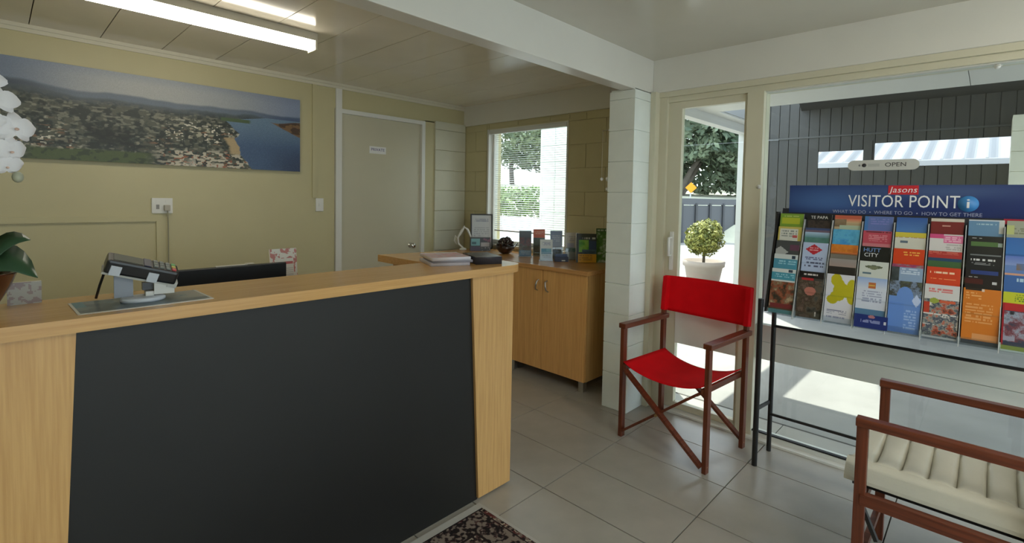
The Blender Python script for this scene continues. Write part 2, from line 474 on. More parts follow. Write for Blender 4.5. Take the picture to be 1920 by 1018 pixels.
# unseen walls of the room: the lobby goes on behind the camera with its own glazing
struct(MB().box(XL-.12, XL, YF, YB, 0, CZ).build('wall_left', M_WALL))
struct(MB().box(XL, -1.2, YF-.12, YF, 0, CZ).box(2.6, 3.3, YF-.12, YF, 0, CZ).box(-1.2, 2.6, YF-.12, YF, 0, 0.2).box(-1.2, 2.6, YF-.12, YF, 2.2, CZ).build('wall_front', M_WALL))
w4 = struct(MB().box(-1.2, -1.14, YF-.08, YF-.02, .2, 2.2).box(2.54, 2.6, YF-.08, YF-.02, .2, 2.2).box(-1.14, 2.54, YF-.08, YF-.02, .2, .26).box(-1.14, 2.54, YF-.08, YF-.02, 2.14, 2.2).box(.67, .73, YF-.08, YF-.02, .26, 2.14).build('window_4', M_FRAME))
bb(-1.14, .67, YF-.052, YF-.046, .26, 2.14, 'pane', GLASS, w4); bb(.73, 2.54, YF-.052, YF-.046, .26, 2.14, 'pane', GLASS, w4)

# glazed wall ---------------------------------------------------------------
# outer jamb, door leaf, post, big window
struct(MB().box(3.10, 3.30, 1.655, 1.692, 0, 2.16).box(3.16, 3.30, 1.60, 1.655, 0, 2.16).box(3.15, 3.30, YF, 1.655, 2.125, 2.16).box(3.17, 3.30, YF, 1.60, 2.09, 2.125).build('trim_3', M_FRAME))
d2 = struct(MB().box(3.185, 3.225, 1.505, 1.60, 0.02, 2.09).box(3.185, 3.225, 1.085, 1.105, .02, 2.09).box(3.185, 3.225, 1.105, 1.505, 2.045, 2.09).box(3.185, 3.225, 1.105, 1.505, .02, .06).build('door_2', M_FRAME))
bb(3.18, 3.23, 1.105, 1.505, .47, .70, 'mid_rail', M_RAIL, d2)
bb(3.203, 3.209, 1.10, 1.51, .70, 2.05, 'pane', GLASS, d2)
bb(3.203, 3.209, 1.10, 1.51, .055, .47, 'pane', GLASS, d2)
dh = MB().box(3.172, 3.186, 1.535, 1.56, .96, 1.22, None, .003).tube([(3.178, 1.547, 1.06), (3.135, 1.547, 1.06), (3.135, 1.547, 1.18), (3.178, 1.547, 1.18)], .008).build('door_handle', M_WHITE, d2)
struct(bb(3.165, 3.28, .992, 1.085, 0, 2.09, 'trim_4', M_FRAME))
w3 = struct(MB().box(3.19, 3.25, YF, .992, 2.085, 2.09).box(3.175, 3.245, YF, .992, 0, .035).box(3.19, 3.25, -1.22, -1.13, .035, 2.085).build('window_3', M_TRIM))
bb(3.185, 3.24, -1.13, .992, .595, .695, 'mid_rail', M_RAIL, w3, .003); bb(3.190, 3.24, -1.13, .992, .485, .592, 'mid_rail', M_RAIL, w3, .003)
bb(3.185, 3.24, YF, -1.22, .485, .695, 'mid_rail', M_RAIL, w3)
for (a, b) in ((-1.13, .992), (YF, -1.22)):
    bb(3.208, 3.214, a, b, .695, 2.086, 'pane', GLASS, w3); bb(3.208, 3.214, a, b, .033, .486, 'pane', GLASS, w3)
MB().box(3.182, 3.206, -1.13, .992, .035, .043).build('glazing_bead', M_BLACK, w3)
struct(MB().box(3.13, 3.30, YF, 1.66, -.01, .012).build('trim_5', M_TRIM))

# side window and blind
w1 = struct(MB().box(XS+.04, XS+.10, WY0, WY0+.035, WZ0, WZ1).box(XS+.04, XS+.10, WY1-.05, WY1, WZ0, WZ1).box(XS+.04, XS+.10, WY0, WY1, WZ0, WZ0+.04).box(XS+.04, XS+.10, WY0, WY1, WZ1-.035, WZ1).build('window_1', M_TRIM))
bb(XS+.066, XS+.072, WY0+.03, WY1-.045, WZ0+.035, WZ1-.03, 'pane', GLASS, w1)
MB().box(XS-.012, XS+.04, WY1-.022, WY1, WZ0, WZ1).box(XS-.012, XS+.04, WY0, WY0+.014, WZ0, WZ1).box(XS-.02, XS+.04, WY0, WY1, WZ0-.02, WZ0).box(XS+.0, XS+.04, WY0, WY1, WZ1-.012, WZ1).build('window_reveal', M_TRIM, w1)
vb = thing('venetian_blind', 'white venetian blind lowered over the small side window', 'blind', (XS+.0, WY0, WZ0))
M_SLAT = mat('white_slat_enamel', (0.72, 0.73, 0.72), 0.4)
by0, by1 = .02, WY1-WY0-.125
bb(-.012, .018, by0, by1+.09, WZ1-WZ0-.05, WZ1-WZ0-.015, 'head_rail', M_SLAT, vb)
sl0 = None
for i in range(46):
    z = WZ1-WZ0-.066 - i*.0205
    if sl0 is None:
        sl0 = MB().box(-.0115, .0115, by0, by1, -.0006, .0006, Matrix.Rotation(math.radians(-12), 4, 'Y')).build('slat', M_SLAT, vb); sl0.location = (0.003, 0, z)
    else: dup(sl0, vb, (0.003, 0, z))
bb(-.009, .013, by0, by1, WZ1-WZ0-.066-46*.0205-.012, WZ1-WZ0-.066-46*.0205, 'bottom_rail', M_SLAT, vb)
for y in (by0+.12, by1-.1):
    MB().tube([(-.014, y, .1), (-.014, y, WZ1-WZ0-.05)], .0012, 6).build('cord', M_WHITE, vb)

# private door
d1 = struct(MB().box(2.10, 2.93, YB+.012, YB+.052, .008, 2.135).build('door_1', M_DOOR))
MB().box(2.035, 2.09, YB-.018, YB+.12, 0, CZ-.045).build('door_frame', M_TRIM, d1)
MB().box(2.93, 2.968, YB-.018, YB+.12, 0, 2.168).box(2.09, 2.93, YB-.018, YB+.12, 2.132, 2.168).build('door_frame', M_TRIM, d1)
MB().lathe([(.026, 0), (.026, .006), (.011, .008), (.010, .03), (.022, .038), (.028, .05), (.026, .064), (.014, .072)], (0, 0, 0), 20).build('door_knob', M_CHROME, d1, frame((2.82, YB+.012, .945), (1, 0, 0), (0, 0, 1)))
sg = thing('door_sign', 'small white PRIVATE sign stuck on the inner door', 'sign', (2.455, YB+.012, 1.81))
bb(-.085, .085, -.003, 0, 0, .065, 'sign_plate', mat('sign_white', (0.8, 0.8, 0.8), 0.4), sg)
text('PRIVATE', .036, frame((0, -.0035, .036), (1, 0, 0), (0, 0, 1)), mat('sign_violet', S(62, 52, 120), 0.5), sg, spacing=1.05)

# ducts on the back wall
struct(MB().box(1.832, 1.868, YB-.014, YB, 1.40, CZ-.045).build('trim_6', M_WALL))
struct(MB().box(XL, .79, YB-.016, YB, 1.225, 1.262).box(.755, .79, YB-.016, YB, .2, 1.225).build('trim_7', M_WALL))
struct(bb(XL, 2.035, YB-.012, YB, 0, .09, 'baseboard_back', M_TRIM))

# ------------------------------------------------------------------ reception counter
CT = 1.105           # counter top
cn = thing('reception_counter', 'beech reception counter with a wide charcoal front panel and L-shaped top', 'counter', (0.82, 1.8, 0))
def ctr(mb, name, m, par=cn): 
    mb.v = [(x-.82, y-1.8, z) for x, y, z in mb.v]
    return mb.build(name, m, par)
# L-shaped top with a rounded outer corner
poly = [(-.20, 1.645), (1.66, 1.645)]
for a in range(0, 91, 10):
    t = math.radians(a); poly.append((1.73+.085*math.sin(t), 1.730-.085*math.cos(t)))
poly += [(1.815, 2.345), (1.445, 2.40), (1.445, 1.985), (-.20, 1.985)]
ctr(MB().prism(poly, CT-.036, CT), 'countertop', M_BEECHX)
def quadpanel(xt0, xt1, xb0, xb1, y0, y1, z0, z1):
    return MB().add([(xb0, y0, z0), (xb1, y0, z0), (xb1, y1, z0), (xb0, y1, z0), (xt0, y0, z1), (xt1, y0, z1), (xt1, y1, z1), (xt0, y1, z1)],
                    [(0, 3, 2, 1), (4, 5, 6, 7), (0, 1, 5, 4), (1, 2, 6, 5), (2, 3, 7, 6), (3, 0, 4, 7)])
ctr(quadpanel(1.494, 1.763, 1.552, 1.763, 1.676, 1.70, .012, CT-.036), 'end_panel', M_BEECH)
ctr(quadpanel(-.123, .138, -.123, .09, 1.676, 1.70, .012, CT-.036), 'end_panel', M_BEECH)
ctr(MB().box(.085, 1.556, 1.690, 1.708, .0, CT-.036), 'front_panel', M_DARK)
ctr(MB().box(1.745, 1.763, 1.70, 1.95, .012, CT-.036), 'side_panel', M_BEECH)
ctr(MB().box(-.123, -.105, 1.70, 1.95, .012, CT-.036), 'side_panel', M_BEECH)
ctr(MB().box(1.49, 1.745, 2.30, 2.318, .012, CT-.036), 'return_panel', M_BEECHY)
ctr(MB().box(1.727, 1.745, 1.95, 2.30, .012, CT-.036), 'return_panel', M_BEECHY)
ctr(MB().box(-.10, 1.72, 1.712, 1.745, 0, .012), 'plinth', M_BLACK)

# work desk behind the counter (carries the monitor)
dk = thing('office_desk', 'beech work desk behind the reception counter', 'desk', (.6, 2.5, 0))
MB().box(-.75, .75, -.33, .36, .70, .725).build('desktop', M_BEECHX, dk)
for x in (-.72, .70): MB().box(x, x+.02, -.30, .33, 0, .70).build('desk_side', M_BEECH, dk)
mo = thing('computer_monitor', 'black flat computer monitor standing behind the counter', 'monitor', (.78, 2.57, .725))
mz = 1.083-.725
MB().box(-.235, .235, -.02, .012, mz-.31, mz, None, .004).build('screen_housing', M_BLACKP, mo, Matrix.Rotation(math.radians(0), 4, 'Z'))
MB().box(-.225, .225, .0122, .0135, mz-.295, mz-.012).build('screen', mat('dark_screen', (0.01, 0.012, 0.015), 0.1), mo)
MB().box(-.03, .03, -.045, -.02, .03, .2).build('neck', M_BLACKP, mo)
MB().lathe([(.115, 0), (.115, .008), (.05, .018), (.035, .032)], (0, -.03, 0), 28).build('foot', M_BLACKP, mo)
# slip of paper on the monitor's top edge
tag(MB().box(.70, .835, 2.556, 2.576, 1.0835, 1.0875).box(.83, .865, 2.553, 2.579, 1.0875, 1.0905).build('paper_slip', mat('pale_paper', (0.6, 0.57, 0.5), 0.6)), 'pale slip of paper lying on top of the black monitor', 'paper')
u, dn, im = blank(.135, .20, (226, 220, 208), .003)
im = mixc(im, (vnoise(u, dn, 9, 13, 51) > .57) & ((u < .2) | (u > .86) | (dn < .22)), (196, 120, 110))
im = mixc(im, ((dn > .3) & (dn < .36) & (u > .3) & (u < .85)).astype(float), (190, 90, 84))
im = mixc(im, ((dn > .45) & (dn < .9) & (((dn*24) % 1) < .4) & (u > .25) & (u < .85)).astype(float)*.5, (150, 140, 140))
cl = sheet('desk_calendar', .145, .23, .01, im[::1], PRINT, None, frame((1.065, 2.70, .905), (1, .12, 0), (0, .12, 1)))
tag(cl, 'white desk calendar with a red flower print beside the monitor', 'calendar')
rs = thing('paper_riser', 'low beech riser under the desk calendar', 'riser', (1.07, 2.72, .725))
MB().box(-.09, .09, -.08, .08, .16, .178).build('riser_top', M_BEECHX, rs)
for x in (-.09, .078): MB().box(x, x+.012, -.08, .08, 0, .16).build('riser_side', M_BEECH, rs)

# counter mat, printed
w_, h_ = .315, .185
u, dn, im = blank(w_, h_, (84, 98, 104), .003)
nz = vnoise(u, dn, 7, 5, 61)
im = mixc(im, np.clip((nz-.45)*4, 0, 1), (120, 132, 134)); im = mixc(im, np.clip((vnoise(u, dn, 14, 9, 66)-.6)*6, 0, 1), (66, 96, 112))
im = mixc(im, np.clip((u-.7)*4, 0, 1)*(vnoise(u, dn, 5, 5, 68) > .42), (150, 148, 138)); im = mixc(im, ((u < .1) & (dn < .5)).astype(float)*.6, (70, 140, 160))
im = mixc(im, ((dn > .95) | (u < .02) | (u > .985)).astype(float), (205, 205, 200))
cmx = sheet('counter_mat', w_, h_, .002, im, PRINT, None, frame((.300, 1.69, CT), (1, .03, 0), (-.03, 1, 0)))
tag(cmx, 'flat blue-grey printed counter mat with a white edge under the card terminal', 'mat')

# card terminal on its stand
tm = thing('card_terminal', 'black card payment terminal on a light grey swivel stand', 'card terminal', (.298, 1.80, CT+.002), math.radians(-4))
M_LG = mat('light_grey_plastic', (0.52, 0.56, 0.62), 0.4)
MB().lathe([(.052, 0), (.055, .004), (.055, .009), (.05, .013)], (0, -.012, 0), 32, Matrix.Diagonal(Vector((1, .8, 1, 1)))).build('stand_base', M_LG, tm)
MB().box(-.066, -.022, .0, .012, .012, .085).build('stand_post', mat('mid_grey_plastic', (0.22, 0.24, 0.28), 0.4), tm)
MB().box(.026, .076, -.022, .03, .016, .052).box(.006, .026, -.018, .02, .012, .026).build('stand_front', mat('stand_white_plastic', (0.55, 0.55, 0.52), 0.4), tm)
MB().box(.0, .03, -.0, .025, .028, .05).build('cable_plug', M_BLACKP, tm)
T = Matrix.Translation((0.0, 0, .092)) @ Matrix.Rotation(math.radians(17.5), 4, 'Y') @ Matrix.Rotation(math.radians(13), 4, 'X')
MB().box(-.088, .088, -.036, .040, -.020, .020, T, .007).build('terminal_body', M_BLACKP, tm)
MB().box(-.09, .084, -.03, .034, -.026, -.020, T).box(.070, .094, -.032, .036, -.030, -.012, T).build('cradle', mat('cradle_grey', (0.48, 0.48, 0.45), 0.4), tm)
for x in (-.076, .014):
    MB().box(x, x+.026, -.0395, -.0355, -.022, .006, T, .0015).build('cradle_clip', M_LG, tm)
MB().box(-.075, -.005, -.026, .030, .0195, .0212, T).build('display', mat('green_grey_display', (0.07, 0.08, 0.055), 0.55), tm)
MB().box(-.002, .016, -.03, .034, .0195, .022, T).build('printer_lid', mat('navy_plastic', (0.02, 0.025, 0.06), 0.4), tm)
kc = {0: (0.55, 0.05, 0.05), 1: (0.5, 0.42, 0.06), 2: (0.1, 0.35, 0.1)}
for i in range(4):
    for j in range(3):
        c = mat('key_%s' % ('red', 'yellow', 'green')[j], kc[j], .45) if i == 3 else mat('key_grey', (0.16, 0.18, 0.16), .45)
        x = .022+i*.0155; y = -.024+j*.021
        MB().box(x, x+.011, y, y+.015, .0195, .0235, T, .001).build('key', c, tm)
tag(MB().tube([(.224, 1.845, 1.222), (.218, 1.86, 1.19), (.209, 1.88, 1.15), (.202, 1.90, 1.109)], .0035, 8).build('power_cable', M_BLACK), 'thin black cable dropping from the card terminal to the counter', 'cable')

# magazines on the right end of the counter
def magazine(loc, rz, w, h, t, cover, edge, label, zt):
    o = sheet('magazine', w, h, t, cover, PRINT, None, Matrix.Translation((loc[0], loc[1], zt)) @ Matrix.Rotation(math.radians(rz), 4, 'Z'), edge)
    return tag(o, label, 'magazine', 'magazines on the counter end')
w_, h_ = .19, .21
magazine((1.478, 1.812), -21, w_, h_, .014, paint(w_, h_, (214, 214, 220), [('n', .1, .9, .03, .2, [(190, 190, 200), (220, 200, 205), (226, 226, 230)], 4)], 5), (206, 204, 214), 'white magazine at the bottom of the pile on the counter end', CT)
magazine((1.486, 1.803), -23, w_, h_, .011, paint(w_, h_, (205, 206, 214), [('r', .1, .9, .04, .09, (150, 150, 165))], 6), (150, 150, 162), 'grey-edged magazine lying second in the pile on the counter', CT+.0145)
magazine((1.480, 1.808), -20, w_, h_, .014, paint(w_, h_, (222, 220, 224), [('n', 0, 1, .02, .2, [(224, 222, 226), (214, 150, 160), (200, 200, 210)], 5)], 8), (222, 220, 228), 'white magazine with pink print on top of the left pile', CT+.026)
magazine((1.657, 1.741), -22, .135, .20, .036, paint(.135, .20, (52, 54, 60), [('n', 0, 1, 0, .2, [(40, 42, 48), (72, 74, 84), (46, 46, 52), (150, 150, 156)], 6)], 9), (58, 58, 66), 'thick dark-covered brochure lying beside the white magazine pile', CT)

# orchid in its pot at the left end of the counter
orc = thing('potted_orchid', 'white moth orchid in a glossy dark brown bowl on the counter', 'orchid', (-.045, 1.875, CT))
M_POT = mat('brown_glaze', S(70, 34, 20), 0.15, vary=0.25, vscale=9, coat=0.5)
MB().lathe([(.030, 0), (.036, .004), (.052, .03), (.070, .065), (.083, .10), (.086, .104), (.080, .104), (.064, .07), (.02, .06)], (0, 0, 0), 36).build('bowl', M_POT, orc)
MB().lathe([(.072, .084), (.055, .09), (.02, .094)], (0, 0, 0), 24).build('potting_bark', mat('bark_chips', (0.05, 0.03, 0.018), 0.9, bump=1.0, bscale=80), orc)
M_LEAF = mat('orchid_leaf', (0.028, 0.075, 0.035), 0.28, vary=0.2, vscale=10)
def bladeleaf(base, d, length, width, lift, droop, n=9, roll=0.0):
    mb = MB(); d = Vector(d).normalized(); s = d.cross(Vector((0, 0, 1))).normalized(); s = s*math.cos(roll) - Vector((0, 0, 1))*math.sin(roll); vs_ = []
    for i in range(n):
        t = i/(n-1); w = width*math.sin(math.pi*min(1, t*.93+.07))**.6
        c = Vector(base) + d*length*t + Vector((0, 0, lift*math.sin(t*math.pi*.6) - droop*t*t))
        vs_ += [c - s*w + Vector((0, 0, w*.25)), c, c + s*w + Vector((0, 0, w*.25))]
    top = vs_; bot = [v - Vector((0, 0, .0025)) for v in vs_]; fs = []
    for i in range(n-1):
        for k in (0, 1):
            a = i*3+k
            fs.append((a, a+1, a+4, a+3)); fs.append((3*n+a, 3*n+a+3, 3*n+a+4, 3*n+a+1))
    for i in range(n-1):
        for k in (0, 2):
            a = i*3+k; fs.append((a, a+3, 3*n+a+3, 3*n+a))
    for a0 in (0, 3*(n-1)):
        for k in (0, 1): fs.append((a0+k, a0+k+1, 3*n+a0+k+1, 3*n+a0+k))
    mb.add(top+bot, fs, True); return mb
for (d, L, W, lf, dr) in (((1, -.25, 0), .125, .046, .07, .075), ((.9, .25, 0), .115, .026, .095, .0), ((-1, .1, 0), .16, .033, .05, .06), ((-.4, -1, 0), .10, .03, .06, .05), ((.1, 1, 0), .12, .03, .08, .03)):
    bladeleaf((0, 0, .095), d, L, W, lf, dr, 9, .75 if d[0] > .8 else 0.0).build('leaf', M_LEAF, orc)
M_STEM = mat('orchid_stem', (0.07, 0.1, 0.04), 0.5)
MB().tube([(0, 0, .09), (-.015, .005, .25), (-.02, 0, .42), (.0, -.005, .54), (.035, -.01, .60)], [.004, .004, .0035, .003, .002], 8).build('stem', M_STEM, orc)
MB().tube([(0, .02, .09), (-.03, .02, .25), (-.035, .01, .38), (-.02, .0, .46), (.02, -.01, .50)], [.004, .004, .0035, .003, .002], 8).build('stem', M_STEM, orc)
MB().tube([(-.012, .006, .09), (-.02, .006, .52)], .0022, 6).build('support_stake', mat('bamboo', (0.3, 0.22, 0.1), 0.6), orc)
M_PETAL = mat('white_petal', (0.80, 0.80, 0.84), 0.5)
def flower(c, n, s, seed):
    """moth orchid bloom: five petals, a lip and a column"""
    r = random.Random(seed); n = Vector(n).normalized(); a = n.cross(Vector((0, 0, 1))).normalized(); b = a.cross(n)
    mb = MB()
    for (ang, L, W) in ((90, .95, .34), (5, 1.05, .52), (175, 1.05, .52), (225, .92, .32), (315, .92, .32)):
        th = math.radians(ang + r.uniform(-8, 8)); dr = a*math.cos(th) + b*math.sin(th); sd = n.cross(dr)
        vs_ = []; N = 6
        for i in range(N+1):
            t = i/N; w = W*s*math.sin(math.pi*(.1+.86*t))**.75
            cc = Vector(c) + dr*L*s*t + n*(s*(.10*math.sin(t*3.0) - .30*t*t))
            for q in (-1, -.5, 0, .5, 1): vs_.append(cc + sd*w*q - n*(s*.12*q*q*t))
        fs = []
        for i in range(N):
            for k in range(4): fs.append((i*5+k, i*5+k+1, (i+1)*5+k+1, (i+1)*5+k))
        nn = len(vs_); fs2 = [tuple(nn+i for i in reversed(f)) for f in fs]
        mb.add(vs_ + [v - n*.0012 for v in vs_], fs+fs2, True)
    fo = mb.build('flower', M_PETAL, orc)
    lb = MB().ball(Vector(c)+n*s*.18-b*s*.12, s*.10, 10, 6, (1, 1, .8)); lb.build('flower_lip', mat('petal_lip', (0.7, 0.5, 0.42), 0.5), fo)
for i, (c, n, s) in enumerate((((.085, -.02, .485), (.35, -.9, .1), .048), ((.052, -.03, .555), (.1, -1, .2), .045), ((.075, -.02, .425), (.5, -.85, -.1), .042), ((.03, -.02, .60), (-.2, -1, .2), .04), ((.068, -.015, .385), (.3, -.9, -.3), .036), ((.02, -.04, .50), (-.3, -.95, .1), .044), ((.015, -.03, .42), (-.2, -1, 0), .04))):
    flower(c, n, s, i)
MB().ball((.088, -.01, .355), .012, 10, 6, (1, 1, 1.25)).build('bud', mat('bud_green', (0.4, 0.42, 0.32), 0.5), orc)
# small printed card standing behind the bowl
u, dn, im = blank(.07, .065, (150, 146, 134), .003)
im = mixc(im, (vnoise(u, dn, 6, 6, 88) > .55).astype(float), (128, 108, 104))
tag(sheet('notice_card', .07, .062, .014, im, PRINT, None, frame((.052, 1.960, CT), (1, .05, 0), (0, 0, 1))), 'small grey printed card standing behind the orchid bowl', 'card')

# ------------------------------------------------------------------ cabinets and worktop along the side wall
def cabinet(y0, y1, label):
    c = thing('storage_cabinet', label, 'cabinet', (3.2, (y0+y1)/2, 0)); w = (y1-y0)/2
    MB().box(-.245, .27, -w, -w+.018, .095, .878).box(-.245, .27, w-.018, w, .095, .878).box(-.245, .27, -w+.018, w-.018, .095, .113).box(-.245, .27, -w+.018, w-.018, .86, .878).box(.262, .27, -w+.018, w-.018, .113, .86).build('body', M_BEECH, c)
    for s in (-1, 1):
        a, b = (-w+.002, -.0015) if s < 0 else (.0015, w-.002)
        d = MB().box(-.266, -.248, a, b, .095, .876, None, .001).build('door', M_CABDOOR, c)
        hy = s*.042
        MB().tube([(-.266, hy, .795), (-.288, hy, .785), (-.294, hy+s*.006, .755), (-.288, hy+s*.012, .722), (-.266, hy+s*.012, .71)], [.005, .0055, .0065, .0055, .005], 8).build('handle', M_ALU, d)
        for x in (-.20, .2):
            MB().box(x-.022, x+.022, s*(w-.06)-.022, s*(w-.06)+.022, 0, .095, None, .002).build('leg', M_STEEL, c)
    return c
cabinet(2.065, 2.885, 'beech two-door cabinet with curved silver handles beside the block column')
cabinet(2.889, 3.709, 'beech two-door cabinet behind the counter end, nearest the inner door')
wt = MB().box(2.915, 3.478, 2.045, 3.755, .879, .911, None, .003).build('worktop', M_BEECHY)
tag(wt, 'long beech worktop lying across the cabinets under the side window', 'worktop')

# ------------------------------------------------------------------ things on the worktop
WT = .9115
RV = Vector((.72, -.69, 0))                      # across the view: leaflets are turned to the counter
def leaflet(name, w, h, t, img, loc, label, cat='leaflet', group=None, lean=.10, right=RV, edge=(235, 232, 225), holder=True):
    n = Vector(right).cross(Vector((0, 0, 1)))
    up = Vector((0, 0, 1)) - n*lean
    if not holder:
        o = sheet(name, w, h, t, img, PRINT, None, frame(loc, right, up), edge); return tag(o, label, cat, group)
    th = thing(name, label, cat, loc, 0, group); th.matrix_world = frame(loc, right, (0, 0, 1))
    sheet('leaflets', w, h, t, img, PRINT, th, Matrix.Translation((0, .004, 0)) @ Matrix.Rotation(math.atan(-lean), 4, 'X'), edge)
    MB().box(-w/2-.006, w/2+.006, 0, .003, -.03, .05).box(-w/2-.004, w/2+.004, 0, h*.42, t+.006, t+.008).box(-w/2-.005, -w/2-.003, .0, h*.42, -.02, t+.008).box(w/2+.003, w/2+.005, .0, h*.42, -.02, t+.008).build('acrylic_holder', M_ACRYL, th)
    return th
# certificate frame
cf = thing('certificate_frame', 'black-framed certificate standing at the far end of the worktop', 'frame', (3.39, 3.66, WT))
cf.matrix_world = frame((3.37, 3.655, WT), (.80, -.60, 0), (.085, .11, 1))
w_, h_ = .222, .35
MB().box(-w_/2, w_/2, 0, h_, 0, .012).build('backing', M_BLACK, cf)
MB().box(-w_/2, -w_/2+.013, 0, h_, .012, .02).box(w_/2-.013, w_/2, 0, h_, .012, .02).box(-w_/2+.013, w_/2-.013, 0, .013, .012, .02).box(-w_/2+.013, w_/2-.013, h_-.013, h_, .012, .02).build('frame_moulding', M_BLACK, cf)
sheet('certificate', w_-.026, h_-.026, .001, paint(w_-.026, h_-.026, (196, 200, 204), [('l', .15, .85, .035, .07, 2, (120, 126, 150)), ('l', .1, .9, .12, .28, 8, (160, 164, 172))], 3), PRINT, cf, Matrix.Translation((0, .013, .0122)))
MB().box(-.02, .02, 0.005, .22, -.003, 0, Matrix.Rotation(math.radians(-14), 4, 'X')).build('easel_back', M_BLACK, cf)
# printed box in front of it
u, dn, im = blank(.195, .128, (40, 40, 46), .003)
im = mixc(im, ((u > .04) & (u < .47) & (dn > .08) & (dn < .6)).astype(float), (116, 176, 182)); im = mixc(im, ((u > .53) & (u < .96) & (dn > .35) & (dn < .66)).astype(float), (170, 168, 172))
im = mixc(im, ((u > .53) & (dn < .32) & (vnoise(u, dn, 9, 6, 5) > .5)).astype(float), (120, 70, 92)); im = mixc(im, ((u < .5) & (dn > .66)).astype(float), (58, 40, 66))
im = mixc(im, ((u > .56) & (dn > .72) & (vnoise(u, dn, 12, 8, 9) > .5)).astype(float), (140, 138, 138)); im = mixc(im, ((u > .08) & (u < .3) & (dn > .3) & (dn < .5)).astype(float), (40, 86, 96))
leaflet('leaflet_box', .195, .128, .07, im, (3.272, 3.575, WT), 'dark leaflet box with four picture panels in front of the certificate', 'box', None, 0.0, (.80, -.60, 0), (44, 42, 48), False)
# pale glass figurine
og = thing('glass_figurine', 'pale twisted glass figurine at the far end of the worktop', 'figurine', (3.165, 3.70, WT))
M_PALEG = mat('pale_milky_glass', (0.72, 0.72, 0.68), 0.15, coat=0.5)
MB().lathe([(.036, 0), (.038, .006), (.03, .016), (.012, .022)], (0, 0, 0), 24).build('base', M_PALEG, og)
MB().tube([(0, 0, .018), (-.03, .03, .06), (-.035, .035, .12), (-.01, .01, .19), (.01, -.01, .235)], [.010, .010, .009, .012, .004], 10).build('stem', M_PALEG, og)
MB().tube([(-.02, .02, .14), (.005, -.01, .225), (.03, -.03, .20), (.05, -.05, .14), (.06, -.06, .09)], [.006, .012, .013, .010, .003], 10).build('wing', M_PALEG, og)
MB().tube([(-.03, .03, .10), (-.055, .05, .14), (-.06, .055, .09), (-.04, .045, .05)], [.004, .009, .008, .003], 10).build('wing', M_PALEG, og)
# woven dark seed-pod bowl
pc = thing('seed_pod_bowl', 'dark red-brown bowl of carved seed pods on the worktop', 'ornament', (3.27, 3.22, WT))
M_POD = mat('dark_seed_pod', (0.028, 0.009, 0.006), 0.3, vary=0.3, vscale=30, coat=0.4)
MB().lathe([(.03, 0), (.055, .012), (.08, .04), (.094, .075), (.088, .075), (.07, .042), (.02, .02)], (0, 0, 0), 26).build('bowl', M_POD, pc)
rr = random.Random(4)
for i in range(26):
    a = i*2.399; q = math.sqrt((i+.5)/26); rad = .075*q; zz = .075+.07*(1-q*q)+rr.uniform(-.008, .008)
    MB().lathe([(.004, -.016), (.015, -.006), (.0165, .004), (.013, .012), (.006, .008)], (rad*math.cos(a), rad*math.sin(a), zz), 10, Matrix.Rotation(rr.uniform(-.7, .7), 4, 'X') @ Matrix.Rotation(rr.uniform(-.7, .7), 4, 'Y')).build('seed_pod', M_POD, pc)
for a in (200, 320, 20): 
    t = math.radians(a); MB().bar((.085*math.cos(t), .085*math.sin(t), .06), (.112*math.cos(t), .112*math.sin(t), .10), .02, .008).build('pod_husk', M_POD, pc)
# leaflet holders
G5 = 'leaflet holders on the worktop'
leaflet('leaflet_holder', .108, .225, .012, paint(.108, .225, (70, 78, 88), [('g', 0, .06, (92, 104, 116), (60, 66, 78)), ('n', 0, 1, .06, .19, [(46, 44, 56), (100, 48, 54), (60, 70, 70), (150, 120, 120)], 4), ('r', 0, 1, .175, .225, (96, 140, 176)), ('l', .1, .9, .18, .215, 3, (200, 210, 220))], 11), (3.24, 2.945, WT), 'leaflet holder with dark photo leaflets beside the seed-pod bowl', 'leaflet holder', G5)
leaflet('leaflet_holder', .104, .235, .012, paint(.104, .235, (110, 112, 92), [('r', 0, 1, 0, .075, (200, 84, 36)), ('l', .1, .9, .02, .05, 2, (236, 200, 180)), ('n', 0, 1, .075, .15, [(52, 70, 62), (84, 106, 100), (60, 70, 90)], 4), ('n', 0, 1, .15, .235, [(120, 116, 92), (96, 102, 80), (150, 146, 120)], 4)], 12), (3.375, 2.90, WT), 'leaflet holder with orange-topped leaflets by the side window', 'leaflet holder', G5)
leaflet('leaflet_holder', .104, .17, .010, paint(.104, .17, (214, 222, 226), [('r', .08, .92, .075, .12, (64, 138, 172)), ('r', .5, .92, .075, .1, (100, 170, 196)), ('l', .15, .85, .02, .055, 3, (150, 160, 190)), ('l', .15, .85, .13, .16, 2, (160, 170, 180))], 13), (3.19, 2.66, WT), 'short leaflet holder with white leaflets showing a turquoise sea picture', 'leaflet holder', G5)
leaflet('leaflet_holder', .104, .235, .012, paint(.104, .235, (128, 148, 184), [('g', 0, .14, (120, 144, 186), (156, 170, 196)), ('n', 0, 1, .14, .235, [(86, 96, 96), (120, 118, 104), (150, 160, 180)], 4), ('l', .1, .8, .04, .1, 4, (180, 194, 216))], 14), (3.365, 2.695, WT), 'leaflet holder with hazy blue leaflets behind the short white one', 'leaflet holder', G5)
leaflet('leaflet_holder', .118, .225, .012, paint(.118, .225, (206, 206, 202), [('l', .2, .8, .03, .08, 3, (170, 170, 190)), ('r', .1, .6, .09, .13, (176, 184, 210)), ('n', 0, 1, .13, .165, [(56, 82, 74), (110, 150, 140), (170, 180, 180)], 5)], 15), (3.415, 2.555, WT), 'leaflet holder with white leaflets showing a green shoreline strip', 'leaflet holder', G5)
cbx = thing('card_box', 'small dark blue card box in front of the leaflet holders', 'box', (3.215, 2.515, WT)); cbx.matrix_world = frame((3.215, 2.515, WT), RV, (0, 0, 1))
